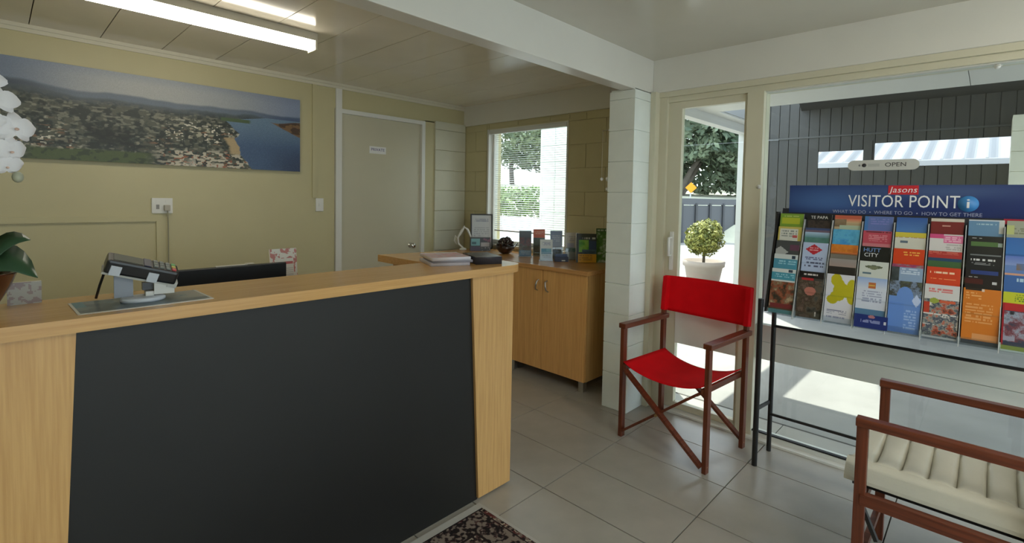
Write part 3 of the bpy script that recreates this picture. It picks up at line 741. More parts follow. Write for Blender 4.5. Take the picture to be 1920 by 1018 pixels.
MB().box(-.056, .056, 0, .04, -.05, 0, None, .002).build('box_tray', mat('navy_card', (0.012, 0.02, 0.07), 0.4), cbx)
MB().box(-.05, .05, .02, .062, -.045, -.02).build('cards', mat('blue_cards', (0.05, 0.09, 0.22), 0.4), cbx)
MB().box(.0, .03, .006, .014, .0, .001).build('box_label', M_WHITE, cbx)
leaflet('guide_booklet', .165, .235, .035, paint(.165, .235, (50, 60, 70), [('r', 0, 1, 0, .03, (60, 66, 58)), ('l', .3, .95, .03, .055, 1, (220, 224, 220)), ('n', .12, .62, .05, .15, [(60, 130, 50), (104, 180, 62), (150, 200, 90)], 4), ('r', .62, 1, .06, .16, (44, 66, 104)), ('n', .3, 1, .13, .17, [(40, 60, 80), (80, 110, 130)], 5), ('r', 0, 1, .165, .235, (212, 160, 36)), ('l', .15, .8, .175, .225, 3, (150, 110, 40)), ('r', 0, .1, 0, .235, (36, 44, 42))], 16), (3.345, 2.37, WT), 'green and yellow travel guide booklets standing by the block column', 'booklet', None, .08, RV, (200, 196, 180), False)
leaflet('wall_leaflet', .09, .28, .012, paint(.09, .28, (70, 110, 50), [('l', .1, .9, .01, .03, 1, (220, 226, 210)), ('n', 0, 1, .03, .28, [(60, 100, 40), (90, 140, 60), (190, 200, 180)], 4)], 17), (3.44, 2.285, WT), 'tall green leaflet standing behind the travel guide booklets', 'leaflet', None, .03, RV, (200, 196, 180), False)

# ------------------------------------------------------------------ picture on the back wall
w_, h_ = 1.69, .575
NX, NY = 600, 204
u, v = np.meshgrid((np.arange(NX)+.5)/NX, (np.arange(NY)+.5)/NY); d = 1-v
def sst(a, b, x): t_ = np.clip((x-a)/(b-a), 0, 1); return t_*t_*(3-2*t_)
im = np.tile(L3((158, 164, 172)), (NY, NX, 1))
im = mixc(im, sst(.35, 0, u), (112, 126, 150)); im = mixc(im, np.exp(-((u-.42)/.25)**2)*.8, (178, 180, 178)); im = mixc(im, sst(.7, 1, u)*.8, (130, 144, 176)); im = mixc(im, sst(.12, 0, d)*.4, (120, 134, 160))
ridge = .235 - .05*sst(.2, 0, u) + .05*(vnoise(u, u*0, 9, 1, 21)-.5)
im = mixc(im, sst(0, .03, d-ridge), (104, 116, 132)); im = mixc(im, sst(0, .05, d-ridge)*sst(.25, .0, u), (66, 76, 92)); im = mixc(im, sst(0, .04, d-ridge)*sst(.75, .95, u), (74, 90, 124))
r2 = ridge + .06 + .05*(vnoise(u, u*0, 14, 1, 22)-.4)
im = mixc(im, sst(0, .03, d-r2)*.85, (76, 88, 96))
land = sst(.0, .14, d-ridge-.06)
nn = vnoise(u, d, 60, 26, 23, 3); nb = vnoise(u, d, 8, 5, 24); fine = np.random.default_rng(25).random((NY, NX))
im = mixc(im, land*.9, (50, 58, 50)); im = mixc(im, land*sst(.46, .62, nn)*.7, (92, 94, 78)); im = mixc(im, land*sst(.52, .40, nn)*.7, (30, 36, 28))
h1 = vnoise(u, d, 62, 46, 27, 2); h2 = vnoise(u, d, 110, 70, 29, 1); h3 = vnoise(u, d, 40, 60, 34, 2)
tw = np.clip(land, 0, 1)*sst(.36, .55, d)*sst(.40, .58, nb)
im = mixc(im, land*sst(.30, .4, d)*sst(.60, .70, h1)*.55, (150, 148, 132)); im = mixc(im, tw*sst(.64, .72, h1)*.8, (176, 170, 148)); im = mixc(im, tw*(h2 > .82), (226, 220, 204)); im = mixc(im, tw*(d > .55)*(h3 > .72)*.8, (140, 104, 78))
dk_ = sst(.06, .12, u)*sst(.50, .40, u)*sst(.58, .66, d)*sst(.86, .78, d)*sst(.30, .45, vnoise(u, d, 10, 8, 36)); im = mixc(im, dk_*.85, (22, 28, 20))
park = sst(.04, .08, u)*sst(.44, .38, u)*sst(.86, .89, d+.04*(vnoise(u, u*0, 8, 1, 31)-.5)); im = mixc(im, park, (78, 92, 50)); im = mixc(im, park*sst(.5, .6, nn), (54, 64, 36))
lowt = sst(.40, .5, u)*sst(.76, .84, d); im = mixc(im, lowt*sst(.5, .56, h1), (196, 188, 170)); im = mixc(im, lowt*(h2 > .8), (150, 92, 66))
im = mixc(im, ((u > .485)*(u < .565)*(d > .90)).astype(float)*sst(0, .1, (u-.485)-.3*(1-d))*(fine > .15), (214, 210, 196))
shore = np.interp(d, [0, .31, .36, .40, .46, .55, .62, .70, .80, .9, 1], [1, .84, .74, .68, .695, .735, .71, .725, .735, .755, .785]) + .014*(vnoise(u*0, d, 1, 22, 33)-.5)
wat = sst(0, .006, u-shore)*(d > .31)
im = mixc(im, sst(-.045, -.03, u-shore)*sst(.60, .63, d)*sst(.84, .8, d)*(1-wat), (180, 158, 120))
im = mixc(im, wat, (104, 130, 156)); im = mixc(im, wat*sst(.34, .75, d), (62, 88, 126)); im = mixc(im, wat*sst(.8, 1, u)*sst(.55, .95, d), (38, 54, 92)); im = mixc(im, wat*(fine > .5)*.08, (140, 160, 180))
hd = sst(.84, .855, u)*sst(0, .02, d-.335-.02*np.sin(u*30))*sst(0, .02, .335+np.clip((u-.84)*1.3, .015, .2)-d); im = mixc(im, hd, (122, 92, 58)); im = mixc(im, hd*sst(.5, .6, vnoise(u, d, 34, 26, 37)), (72, 50, 32))
isl = sst(.655, .665, u)*sst(.785, .77, u)*sst(.026, .018, abs(d-.385)); im = mixc(im, isl, (76, 96, 64))
im = im*(0.9+.2*fine[..., None])
pic = thing('canvas_picture', 'wide aerial photograph of a harbour town hung on the khaki wall', 'picture', (.875, YB-.03, 1.608))
sheet('printed_canvas', w_, h_, .004, im[::1], printmat('canvas_print', 0.4), pic, frame((0, 0, 0), (1, 0, 0), (0, 0, 1)), (40, 44, 52))
MB().box(-w_/2+.004, w_/2-.004, .0, .03, .004, h_-.004).build('stretcher', mat('raw_pine', (0.4, 0.3, 0.18), 0.7), pic)

# power outlet, plug, light switch
po = thing('power_outlet', 'white double power outlet with a plug on the khaki wall', 'outlet', (.785, YB-.0005, 1.278))
MB().box(-.055, .065, -.012, 0, 0, .105, None, .003).build('face_plate', M_WHITE, po)
for x in (-.025, .03): MB().box(x-.007, x+.007, -.015, -.012, .075, .092).build('rocker', M_WHITE, po)
MB().box(-.03, -.012, -.014, -.012, .03, .06).build('socket', mat('socket_grey', (0.3, 0.3, 0.29), .5), po)
MB().box(.012, .046, -.045, -.012, .018, .058, None, .004).build('plug', mat('grey_plug', (0.45, 0.42, 0.36), .5), po)
MB().tube([(.03, -.035, .02), (.034, -.03, -.05), (.036, -.02, -.2), (.036, -.02, -.5)], .0035, 8).build('plug_cord', mat('khaki_cord', (0.35, 0.33, 0.24), .5), po)
lsw = thing('light_switch', 'small white light switch at the foot of the wall duct', 'switch', (1.895, YB-.0005, 1.285))
MB().box(-.033, .033, -.012, 0, 0, .11, None, .003).build('switch_plate', M_WHITE, lsw)
MB().box(-.010, .010, -.017, -.012, .042, .068, None, .002).build('rocker', M_WHITE, lsw)

# fluorescent batten on the ceiling
pr = []
for a in range(0, 181, 15):
    t = math.radians(a); pr.append((.052*math.cos(t), -.045-.052*math.sin(t)))
MX = Matrix(((0, 0, 1, 0), (1, 0, 0, 0), (0, 1, 0, 0), (0, 0, 0, 1)))
def batten(loc, rz, label, glow):
    ft = thing('fluorescent_light', label, 'ceiling light', loc, rz)
    MB().box(-.62, .585, -.055, .055, -.045, 0, None, .003).build('housing', mat('housing_enamel', (0.6, 0.57, 0.48), 0.35), ft)
    MB().prism(pr, -.59, .572, MX).build('diffuser', emit('tube_glow_%d' % glow, (1.0, 0.93, 0.78), glow), ft)
    for x in (-.615, .572): MB().box(x, x+.012, -.053, .053, -.098, -.045).build('end_cap', mat('cream_end_cap', (0.7, 0.66, 0.5), .4), ft)
batten((.76, 2.97, CZ), 0, 'long fluorescent batten light with a glowing diffuser above the reception desk', 11.0)
batten((.55, -1.02, CZ), math.radians(90), 'unseen fluorescent batten light on the lobby ceiling, brightened to fill the room', 24.0)  # out of view; runs brighter than the desk batten to lift the room
batten((1.75, -1.02, CZ), math.radians(90), 'unseen extra batten light added on the lobby ceiling for fill, nearest the big window', 24.0)  # second unseen batten, added only as fill light

# ------------------------------------------------------------------ rug
rw, rh = 1.05, .95
NX, NY = 350, 316
u, v = np.meshgrid((np.arange(NX)+.5)/NX, (np.arange(NY)+.5)/NY)
x = u*rw; y = v*rh; ex = np.minimum(x, rw-x); ey = np.minimum(y, rh-y); e = np.minimum(ex-0.0, ey)
im = np.tile(L3((84, 62, 58)), (NY, NX, 1))
n1 = vnoise(x, y, 75, 75, 41, 2); n2_ = vnoise(x, y, 110, 110, 43, 1); n3_ = vnoise(x, y, 40, 40, 45, 2); tr = np.sin(x*88)*np.sin(y*88)
im = mixc(im, sst(.52, .60, n1+.06*tr), (128, 112, 104)); im = mixc(im, sst(.46, .38, n1+.06*tr), (40, 32, 34)); im = mixc(im, sst(.60, .68, n3_)*.8, (104, 48, 46)); im = mixc(im, (n2_ > .80).astype(float), (168, 156, 138))
bd = (e > .045) & (e < .15); t2 = np.sin(x*170)*np.sin(y*170)
im = mixc(im, bd*.6, (70, 58, 56)); im = mixc(im, bd*sst(.50, .58, n1+.10*t2), (134, 122, 112)); im = mixc(im, bd*sst(.46, .38, n1+.10*t2), (34, 28, 30))
im = mixc(im, ((e > .145) & (e < .155)).astype(float), (40, 32, 32)); im = mixc(im, ((e > .036) & (e < .042)).astype(float), (40, 34, 34))
im = mixc(im, ((ex < .016) | (ey < .036)).astype(float), (186, 184, 178))
rg = sheet('rug', rw, rh, .007, im, printmat('woven_rug', .9, .2), None, Matrix.Translation((1.012, 1.655-rh, 0)), (160, 156, 148))
tag(rg, 'patterned dark red rug with a pale border at the foot of the counter', 'rug')

# ------------------------------------------------------------------ red director's chair
def cloth_patch(pts_fn, nu, nv, th):
    """thin double-sided cloth from a surface function (s,t in 0..1)"""
    mb = MB(); P = [[Vector(pts_fn(i/nu, j/nv)) for i in range(nu+1)] for j in range(nv+1)]
    N = [[None]*(nu+1) for _ in range(nv+1)]
    for j in range(nv+1):
        for i in range(nu+1):
            a = P[j][min(i+1, nu)]-P[j][max(i-1, 0)]; b = P[min(j+1, nv)][i]-P[max(j-1, 0)][i]; N[j][i] = a.cross(b).normalized()
    top = [P[j][i]+N[j][i]*th/2 for j in range(nv+1) for i in range(nu+1)]; bot = [P[j][i]-N[j][i]*th/2 for j in range(nv+1) for i in range(nu+1)]
    n = len(top); W = nu+1; fs = []
    for j in range(nv):
        for i in range(nu):
            a = j*W+i; fs.append((a, a+1, a+W+1, a+W)); fs.append((n+a, n+a+W, n+a+W+1, n+a+1))
    for i in range(nu): fs.append((i, n+i, n+i+1, i+1)); a = nv*W+i; fs.append((a, a+1, n+a+1, n+a))
    for j in range(nv): a = j*W; fs.append((a, a+W, n+a+W, n+a)); a = j*W+nu; fs.append((a, n+a, n+a+W, a+W))
    mb.add(top+bot, fs, True); return mb
def director_frame(ch, D, W, arm=.69, top=.93, rail=.43, mV=M_MAHOG, mH=M_MAHOGX, postrake=.025):
    """local x points to the back of the chair, y across"""
    for s in (-1, 1):
        y = s*W
        MB().bar((-D, y, 0), (-D, y, arm-.03), .036, .024, (0, 1, 0), .003).build('front_leg', mV, ch)
        MB().bar((D, y, 0), (D, y, arm-.03), .036, .024, (0, 1, 0), .003).build('back_leg', mV, ch)
        MB().bar((D, y-s*.0, arm), (D+postrake, y, top), .034, .022, (0, 1, 0), .003).build('back_post', mV, ch)
        MB().box(-D-.022, D+.030, y-.024, y+.024, arm-.03, arm, None, .005).build('armrest', mH, ch)
        MB().bar((-D-.018, y-s*.022, rail), (D+.01, y-s*.022, rail), .018, .032, (0, 0, 1), .003).build('seat_rail', mH, ch)
        for x in (-D, D):
            MB().lathe([(.002, 0), (.010, .002), (.010, .005), (.004, .008)], (0, 0, 0), 12).build('bolt', M_BRASS, ch, frame((x, y+s*.0125, .035), (s, 0, 0), (0, 0, 1)) @ Matrix.Rotation(math.pi/2*s*0, 4, 'Y'))
    for x, dx in ((-D, -.024), (D, .024)):
        MB().bar((x+dx*1.0, -W+.01, .035), (x+dx*1.0, W-.035, rail-.01), .016, .034, (1, 0, 0)).build('cross_leg', mH, ch)
        MB().bar((x+dx*.3, W-.01, .035), (x+dx*.3, -W+.035, rail-.01), .014, .034, (1, 0, 0)).build('cross_leg', mH, ch)
        MB().tube([(x+dx*1.7, 0.012, .222), (x-dx*.3, 0.012, .222)], .008, 10).build('pivot_bolt', M_BRASS, ch)
cr = thing('director_chair', "red canvas director's chair with a red-brown folding wooden frame", 'chair', (2.80, 1.268, 0), math.radians(-5))
DD, WW = .215, .268
director_frame(cr, DD, WW, .69, .93)
sag = lambda s: 4*s*(1-s)
cloth_patch(lambda s, t: (-DD-.02+(2*DD+.02)*t, -WW+.016+(2*WW-.032)*s, .452-.055*sag(s)*(.8+.2*t)+.010*abs(2*s-1)**6), 22, 14, .004).build('seat_canvas', M_RED, cr)
bk = MB()
def backf(s, t):
    y = -WW-.018+(2*WW+.036)*s; z = .712+.225*t - .012*sag(s)*(1-t); x = DD+.012+postr*t + .050*sag(s) - (.0 if 0.04 < s < .96 else 0)
    return (x, y, z)
postr = .020
cloth_patch(backf, 24, 10, .004).build('back_canvas', M_RED, cr)
for s in (-1, 1):
    MB().bar((DD+.004, s*WW, .712), (DD+.026, s*WW, .935), .046, .034, (0, 1, 0), .008).build('back_sleeve', M_RED, cr)

# cream chair by the window, facing along the glazing
c2 = thing('padded_chair', 'red-brown wooden armchair with a cream channel-stitched padded seat', 'chair', (2.339, .062, 0), math.radians(-90))
D2, W2 = .222, .261
for s in (-1, 1):
    y = s*W2
    MB().bar((-D2, y, 0), (-D2, y, .665), .034, .026, (0, 1, 0), .003).build('front_leg', M_MAHOG, c2)
    MB().bar((D2, y, 0), (D2+.0, y, .665), .034, .026, (0, 1, 0), .003).build('back_leg', M_MAHOG, c2)
    MB().box(-D2-.02, D2+.04, y-.02, y+.02, .66, .69, None, .004).build('armrest', M_MAHOGX, c2)
    MB().box(-D2+.0, D2+.02, y-.016, y+.016, .385, .425, None, .003).build('seat_rail', M_MAHOGX, c2)
    MB().bar((D2+.004, y*.93, .40), (D2+.14, y*.93, .92), .034, .024, (0, 1, 0), .003).build('back_post', M_MAHOG, c2)
    MB().bar((-D2-.014, y*.9, .41), (-D2+.05, y*.9, .26), .012, .02, (0, 1, 0)).build('seat_bracket', M_BLACK, c2)
for x in (-D2, D2):
    MB().bar((x, -W2, .37), (x, W2, .37), .02, .03, (0, 0, 1)).build('stretcher', M_MAHOGX, c2)
    MB().bar((x, -W2, .15), (x, W2, .15), .02, .026, (0, 0, 1)).build('stretcher', M_MAHOGX, c2)
MB().box(-D2-.03, D2+.02, -W2+.045, W2-.045, .425, .433).build('seat_board', M_BLACK, c2)
def channel(x0, x1, ztop, M=None, m0=.095):
    """one stitched channel of the pad, running across the seat"""
    mb = MB(); n = 8; ny = 12; vs_ = []; fs = []
    for j in range(ny+1):
        q = 4*(j/ny)*(1-j/ny); y = -W2+m0+(2*W2-2*m0)*j/ny
        puff = min(1, 3.5*min(j/ny, 1-j/ny))**.6
        for i in range(n+1):
            t = i/n; vs_.append(Vector((x0+(x1-x0)*t, y, ztop-.03 + .03*(1-puff*(1-math.sin(math.pi*t)**.35)) - .010*q)))
        for i in range(n+1):
            t = 1-i/n; vs_.append(Vector((x0+(x1-x0)*t, y, ztop-.05)))
    W = 2*(n+1)
    for j in range(ny):
        for i in range(W): fs.append((j*W+i, j*W+(i+1) % W, (j+1)*W+(i+1) % W, (j+1)*W+i))
    fs.append(tuple(range(W))); fs.append(tuple(ny*W+i for i in reversed(range(W))))
    if M is not None: vs_ = [M @ v for v in vs_]
    return mb.add(vs_, fs, True)
def padborder(x0, x1, s, ztop, M=None, m0=.095, drop=.05):
    """plain rolled border beside the channels"""
    mb = MB(); n = 10; pr_ = []
    for i in range(n+1):
        t = i/n; pr_.append((s*(W2-m0+(m0-.035)*t), ztop-drop*t**2.2))
    pr_ += [(s*(W2-.033), ztop-drop-.012), (s*(W2-m0), ztop-drop-.014)]
    k_ = len(pr_); vs_ = [Vector((x0, y, z)) for y, z in pr_]+[Vector((x1, y, z)) for y, z in pr_]
    if M is not None: vs_ = [M @ v for v in vs_]
    return mb.add(vs_, [tuple(range(k_)), tuple(reversed(range(k_, 2*k_)))]+[(i, (i+1) % k_, k_+(i+1) % k_, k_+i) for i in range(k_)], False)
pad = padborder(-D2-.055, D2+.02, -1, .502).build('seat_pad', M_CREAM, c2)
padborder(-D2-.055, D2+.02, 1, .502).build('pad_border', M_CREAM, pad)
xx = -D2-.052
for i in range(7):
    channel(xx, xx+.0738, .503).build('channel', M_CREAM, pad); xx += .0742
bpad = MB().box(0, .006, -W2+.04, W2-.04, 0, .01).build('back_pad', M_CREAM, c2, Matrix.Translation((D2+.03, 0, .47)))
MT = Matrix.Translation((.0, 0, 0)) @ Matrix.Rotation(math.radians(-75), 4, 'Y')
for i in range(5):
    channel(.0742*i, .0742*i+.0735, .03, MT, .04).build('channel', M_CREAM, bpad)

# ------------------------------------------------------------------ brochure rack by the window
rk = thing('brochure_rack', 'black brochure rack with a blue visitor header in front of the big window', 'rack', (2.95, .28, 0))
RO = Vector((2.95, .28, 0))
def rloc(mb): mb.v = [(x-RO.x, y-RO.y, z) for x, y, z in mb.v]; return mb
RY0, RY1 = -.215, .863
for y in (RY1, RY0):
    rloc(MB().tube([(2.837, y, 0), (2.837, y, .914)], .014, 14)).build('post', M_BLACK, rk)
    rloc(MB().tube([(3.066, y-.004, 0), (3.066, y-.004, 1.38)], .0125, 14)).build('post', M_BLACK, rk)
    rloc(MB().bar((2.837, y, .312), (3.06, y, .288), .008, .02)).build('brace', M_BLACK, rk)
    ys = y-.022 if y > 0 else y+.022
    rloc(MB().add([(2.84, ys-.006, .85), (2.90, ys-.006, .85), (3.05, ys-.006, 1.372), (2.99, ys-.006, 1.372), (2.84, ys+.006, .85), (2.90, ys+.006, .85), (3.05, ys+.006, 1.372), (2.99, ys+.006, 1.372)],
        [(0, 1, 2, 3), (7, 6, 5, 4), (0, 4, 5, 1), (1, 5, 6, 2), (2, 6, 7, 3), (3, 7, 4, 0)])).build('side_panel', M_BLACK, rk)
for z in (.729, .218):
    rloc(MB().tube([(3.06, RY1-.004, z), (3.06, RY0, z)], .008, 10)).build('cross_bar', M_BLACK, rk)
rloc(MB().add([(2.8975, RY0+.03, .865), (2.8975, RY1-.03, .865), (3.048, RY1-.03, 1.40), (3.048, RY0+.03, 1.40), (2.9035, RY0+.03, .865), (2.9035, RY1-.03, .865), (3.054, RY1-.03, 1.40), (3.054, RY0+.03, 1.40)],
    [(0, 1, 2, 3), (7, 6, 5, 4), (0, 4, 5, 1), (1, 5, 6, 2), (2, 6, 7, 3), (3, 7, 4, 0)])).build('back_panel', mat('rack_back_black', (0.016, 0.018, 0.028), .5), rk)
def tier(z): return 3.0-(1.37-z)*.38
def pnl(z): return 2.882+(z-.81)*.2814
ZT = (1.37, 1.30, 1.225, 1.155, 1.08)
for zt in ZT:
    h = .206 if zt > 1.1 else .232
    zb = zt-h; xb = tier(zt)-.2*h
    rloc(MB().box(xb-.014, pnl(zb)-.001, RY0+.035, RY1-.035, zb-.004, zb-.001).box(xb-.016, xb-.014, RY0+.035, RY1-.035, zb-.004, zb+.03)).build('pocket_shelf', M_ACRYL, rk)
M_DIV = mat('frosted_acrylic', (0.5, 0.52, 0.53), 0.25)
for y in (.706, .578, .451, .325, .199, .072, -.050, -.175):
    rloc(MB().add([(2.812, y-.0015, .835), (2.886, y-.0015, .835), (3.03, y-.0015, 1.345), (2.975, y-.0015, 1.345), (2.812, y+.0015, .835), (2.886, y+.0015, .835), (3.03, y+.0015, 1.345), (2.975, y+.0015, 1.345)],
        [(0, 1, 2, 3), (7, 6, 5, 4), (0, 4, 5, 1), (1, 5, 6, 2), (2, 6, 7, 3), (3, 7, 4, 0)])).build('divider', M_DIV, rk)
# header board
hw, hh = .985, .148
u, dn, im = blank(hw, hh, (28, 48, 108), .004)
im = mixc(im, np.exp(-((u-.18)/.22)**2-((dn-.55)/.5)**2)*.8, (74, 112, 172)); im = mixc(im, np.exp(-((u-.62)/.3)**2-((dn-.2)/.25)**2)*.55, (88, 112, 156)); im = mixc(im, np.clip((dn-.75)*2, 0, 1)*.5, (20, 30, 78))
hb = sheet('header_board', hw, hh, .006, im, PRINT, rk, frame((3.046-RO.x, .3075-RO.y, 1.378), (0, -1, 0), (0, 0, 1)), (30, 44, 100))
M_LW = mat('lettering_white', (0.85, 0.87, 0.9), .5)
def onhead(y, z, dz=.0068): return Matrix.Translation((.3075-y, z-1.378, dz))
text('VISITOR POINT', .083, onhead(.313, 1.444), M_LW, hb, wscale=.735, spacing=1.03)
MB().box(-.058, .058, -.022, .022, 0, .0015).build('logo_tag', mat('logo_red', S(206, 40, 52), .4), hb, onhead(.306, 1.502, .006))
text('Jasons', .040, onhead(.306, 1.502, .0082), M_LW, hb, shear=.2, spacing=1.05)
MB().lathe([(.036, 0), (.036, .0012)], (0, 0, 0), 32).build('info_disc', mat('info_blue', S(66, 138, 206), .4), hb, onhead(.072, 1.440, .006))
text('i', .062, onhead(.072, 1.440, .0078), M_LW, hb, wscale=1.6)
text('WHAT TO DO  \u2022  WHERE TO GO  \u2022  HOW TO GET THERE', .0235, onhead(.308, 1.390), mat('tagline_pale', S(170, 176, 205), .5), hb, wscale=.93)
rloc(MB().box(3.02, 3.03, -.185, -.045, 1.355, 1.378)).build('red_strip', mat('strip_red', S(180, 40, 62), .4), rk)

WCOL = {1: .770, 2: .641, 3: .515, 4: .388, 5: .262, 6: .136, 7: .008, 8: -.112}
GB = 'brochures in the visitor rack'
def brochure(col, t, base, ops, label, w=.113, seed=0, words=()):
    zt = ZT[t]; h = .206 if t < 4 else .230
    L = math.hypot(h, .2*h); x = tier(zt)-.2*h
    o = sheet('brochure', w, L, .007, paint(w, L, base, ops, seed or col*10+t, .0028), PRINT, None, frame((x, WCOL[col], zt-h), (0, -1, 0), (.2, 0, 1)))
    tag(o, label, 'brochure', GB)
    for (s, size, dx, dd, c, wsc) in words:
        text(s, size, Matrix.Translation((dx, L-dd, .0074)), mat('ink_%d_%d_%d' % c, S(*c), .5), o, wscale=wsc)
    return o
W_, K_ = (228, 230, 234), (24, 26, 28)
brochure(1, 0, (122, 158, 58), [('r', .08, .85, .022, .055, (176, 186, 52)), ('l', .1, .8, .012, .022, 1, (190, 200, 120))], 'lime green brochure in the top row at the rack end')
brochure(1, 1, (196, 182, 96), [('r', .08, .86, .01, .075, (208, 210, 204)), ('l', .15, .8, .02, .06, 3, (120, 130, 130)), ('r', .62, .82, .045, .058, (190, 90, 90)), ('r', 0, 1, .077, .206, (78, 82, 84))], 'white brochure with a yellow border under the lime green one')
brochure(1, 2, (70, 74, 76), [('d', .2, .06, .35, .03, (170, 174, 176)), ('r', .6, 1, .02, .05, (100, 62, 84))], 'dark grey brochure with a pale wedge in the rack end column')
brochure(1, 3, (76, 146, 172), [('r', 0, 1, 0, .026, (206, 214, 216)), ('r', .74, .9, .006, .022, (50, 66, 84)), ('l', .2, .95, .035, .06, 2, (160, 208, 226))], 'turquoise and white striped brochure, upper of the pair', seed=33)
brochure(1, 4, (92, 70, 56), [('r', 0, 1, 0, .02, (206, 214, 216)), ('r', .7, .88, .004, .018, (50, 66, 84)), ('r', 0, 1, .02, .06, (70, 148, 172)), ('l', .15, .95, .028, .052, 2, (160, 208, 226)), ('r', 0, 1, .06, .068, (214, 220, 222)), ('n', 0, 1, .068, .20, [(40, 46, 40), (86, 62, 46), (150, 78, 52), (120, 104, 84), (182, 160, 130)], 5), ('r', .05, 1, .185, .205, (118, 44, 48)), ('r', 0, 1, .215, .24, (92, 152, 160))], 'turquoise topped cafe photo brochure in the bottom row at the rack end')
brochure(2, 0, K_, [('n', .05, .95, .03, .2, [(30, 28, 30), (72, 60, 54), (40, 36, 40)], 5)], 'black museum brochure with white TE PAPA lettering', words=(('TE PAPA', .022, 0, .016, (226, 226, 226), .95),))
brochure(2, 1, (62, 78, 120), [('r', 0, 1, .012, .022, (110, 92, 110)), ('g', .022, .05, (170, 196, 224), (96, 140, 150)), ('n', 0, 1, .05, .206, [(70, 116, 112), (92, 140, 130)], 4)], 'brochure with a blue lake landscape under the museum one')
brochure(2, 2, (176, 192, 224), [('d', .45, .036, .34, .028, (186, 40, 56)), ('l', .28, .62, .026, .046, 2, (226, 170, 176)), ('l', .12, .82, .075, .095, 2, (70, 70, 120)), ('l', .12, .9, .10, .135, 2, (40, 40, 84))], 'pale blue brochure with a red diamond badge')
brochure(2, 4, (64, 62, 60), [('r', 0, 1, 0, .034, (24, 22, 24)), ('l', .2, .75, .012, .024, 1, (222, 214, 214)), ('r', .12, .6, .034, .044, (176, 42, 50)), ('n', 0, 1, .044, .235, [(38, 34, 30), (74, 76, 74), (96, 84, 70), (58, 46, 38), (110, 92, 84)], 4), ('e', .5, .10, .22, .022, (184, 116, 104)), ('r', .74, .80, .20, .222, (210, 206, 200))], 'dark photo brochure with a black and red title, bottom row')
brochure(3, 0, (180, 160, 128), [('r', 0, 1, 0, .018, (190, 96, 74)), ('g', .018, .04, (214, 120, 92), (190, 176, 140)), ('n', 0, .45, .02, .06, [(92, 76, 58), (140, 120, 96)], 4), ('r', .2, 1, .05, .2, (172, 190, 170))], 'sunset beach brochure in the top row')
brochure(3, 1, (84, 162, 204), [('n', 0, 1, 0, .206, [(72, 150, 196), (96, 176, 214), (60, 140, 206)], 4)], 'bright sky blue brochure under the sunset beach one')
brochure(3, 2, (204, 120, 38), [('n', 0, 1, 0, .04, [(196, 110, 32), (214, 132, 48), (176, 90, 36)], 4), ('g', .04, .05, (214, 120, 70), (96, 72, 40)), ('r', 0, 1, .05, .206, (120, 116, 108))], 'orange dune brochure in the third row')
brochure(3, 3, (150, 140, 138), [('g', 0, .04, (150, 146, 146), (160, 140, 134)), ('r', 0, 1, .04, .206, (44, 40, 38))], 'brown and grey brochure below the orange dune one')
brochure(3, 4, (214, 216, 228), [('e', .36, .028, .2, .03, (190, 182, 34)), ('e', .48, .052, .2, .03, (190, 182, 34)), ('e', .66, .078, .4, .032, (190, 182, 34)), ('e', .44, .105, .26, .026, (188, 180, 32)), ('e', .26, .125, .2, .022, (184, 176, 30)), ('e', .92, .05, .16, .03, (190, 182, 34)), ('e', .95, .10, .18, .04, (190, 182, 34)), ('l', .1, .8, .175, .2, 3, (110, 116, 150)), ('l', .1, .75, .207, .22, 1, (140, 146, 180))], 'white brochure with a large yellow-green splash, bottom row', w=.116)
brochure(4, 0, (96, 116, 176), [('l', .2, .85, .012, .045, 3, (128, 130, 196)), ('r', 0, .12, 0, .2, (70, 120, 180))], 'violet blue brochure in the top row under the sign letters')
brochure(4, 1, (186, 74, 92), [('l', .08, .95, .002, .012, 1, (60, 34, 44)), ('l', .2, .85, .02, .055, 4, (214, 140, 150)), ('r', 0, 1, .062, .206, (196, 120, 130))], 'pink red brochure under the violet blue one')
brochure(4, 2, (26, 28, 26), [], 'black brochure with HUTT CITY lettering', words=(('HUTT', .026, -.014, .018, (120, 160, 226), 1.0), ('CITY', .026, -.016, .042, (226, 228, 230), 1.0)))
brochure(4, 3, (204, 210, 206), [('e', .5, .026, .3, .008, (96, 104, 84)), ('e', .5, .03, .16, .009, (120, 126, 100)), ('r', .12, .42, .052, .062, (84, 112, 130))], 'white brochure with a small green bird picture')
brochure(4, 4, (206, 214, 232), [('g', 0, .05, (150, 178, 226), (206, 214, 232)), ('r', .38, .64, .022, .05, (190, 110, 66)), ('r', .4, .62, .034, .04, (212, 178, 90)), ('l', .2, .85, .062, .12, 5, (150, 158, 190)), ('r', 0, 1, .15, .185, (86, 128, 166)), ('r', 0, 1, .185, .24, (70, 84, 96))], 'pale blue brochure with an orange square badge, bottom row', w=.116)
brochure(5, 0, (62, 106, 172), [('g', 0, .07, (54, 90, 160), (84, 130, 190))], 'plain mid blue brochure in the top row')
brochure(5, 1, (206, 206, 196), [('r', 0, 1, 0, .022, (204, 190, 70)), ('l', 0, 1, .022, .03, 1, (170, 110, 70)), ('r', .18, .42, .04, .05, (96, 112, 130))], 'white brochure with a yellow top strip')
brochure(5, 2, (206, 66, 28), [('l', .3, .85, .014, .036, 2, (240, 190, 90))], 'orange red brochure with yellow words under the yellow-topped one')
brochure(5, 3, (140, 164, 196), [('n', 0, 1, 0, .014, [(96, 72, 110), (170, 60, 100), (120, 140, 130)], 6), ('n', 0, .24, .014, .2, [(40, 48, 52), (70, 80, 84)], 4), ('l', .3, .9, .02, .05, 3, (206, 220, 236))], 'grey blue brochure with a pale word panel')
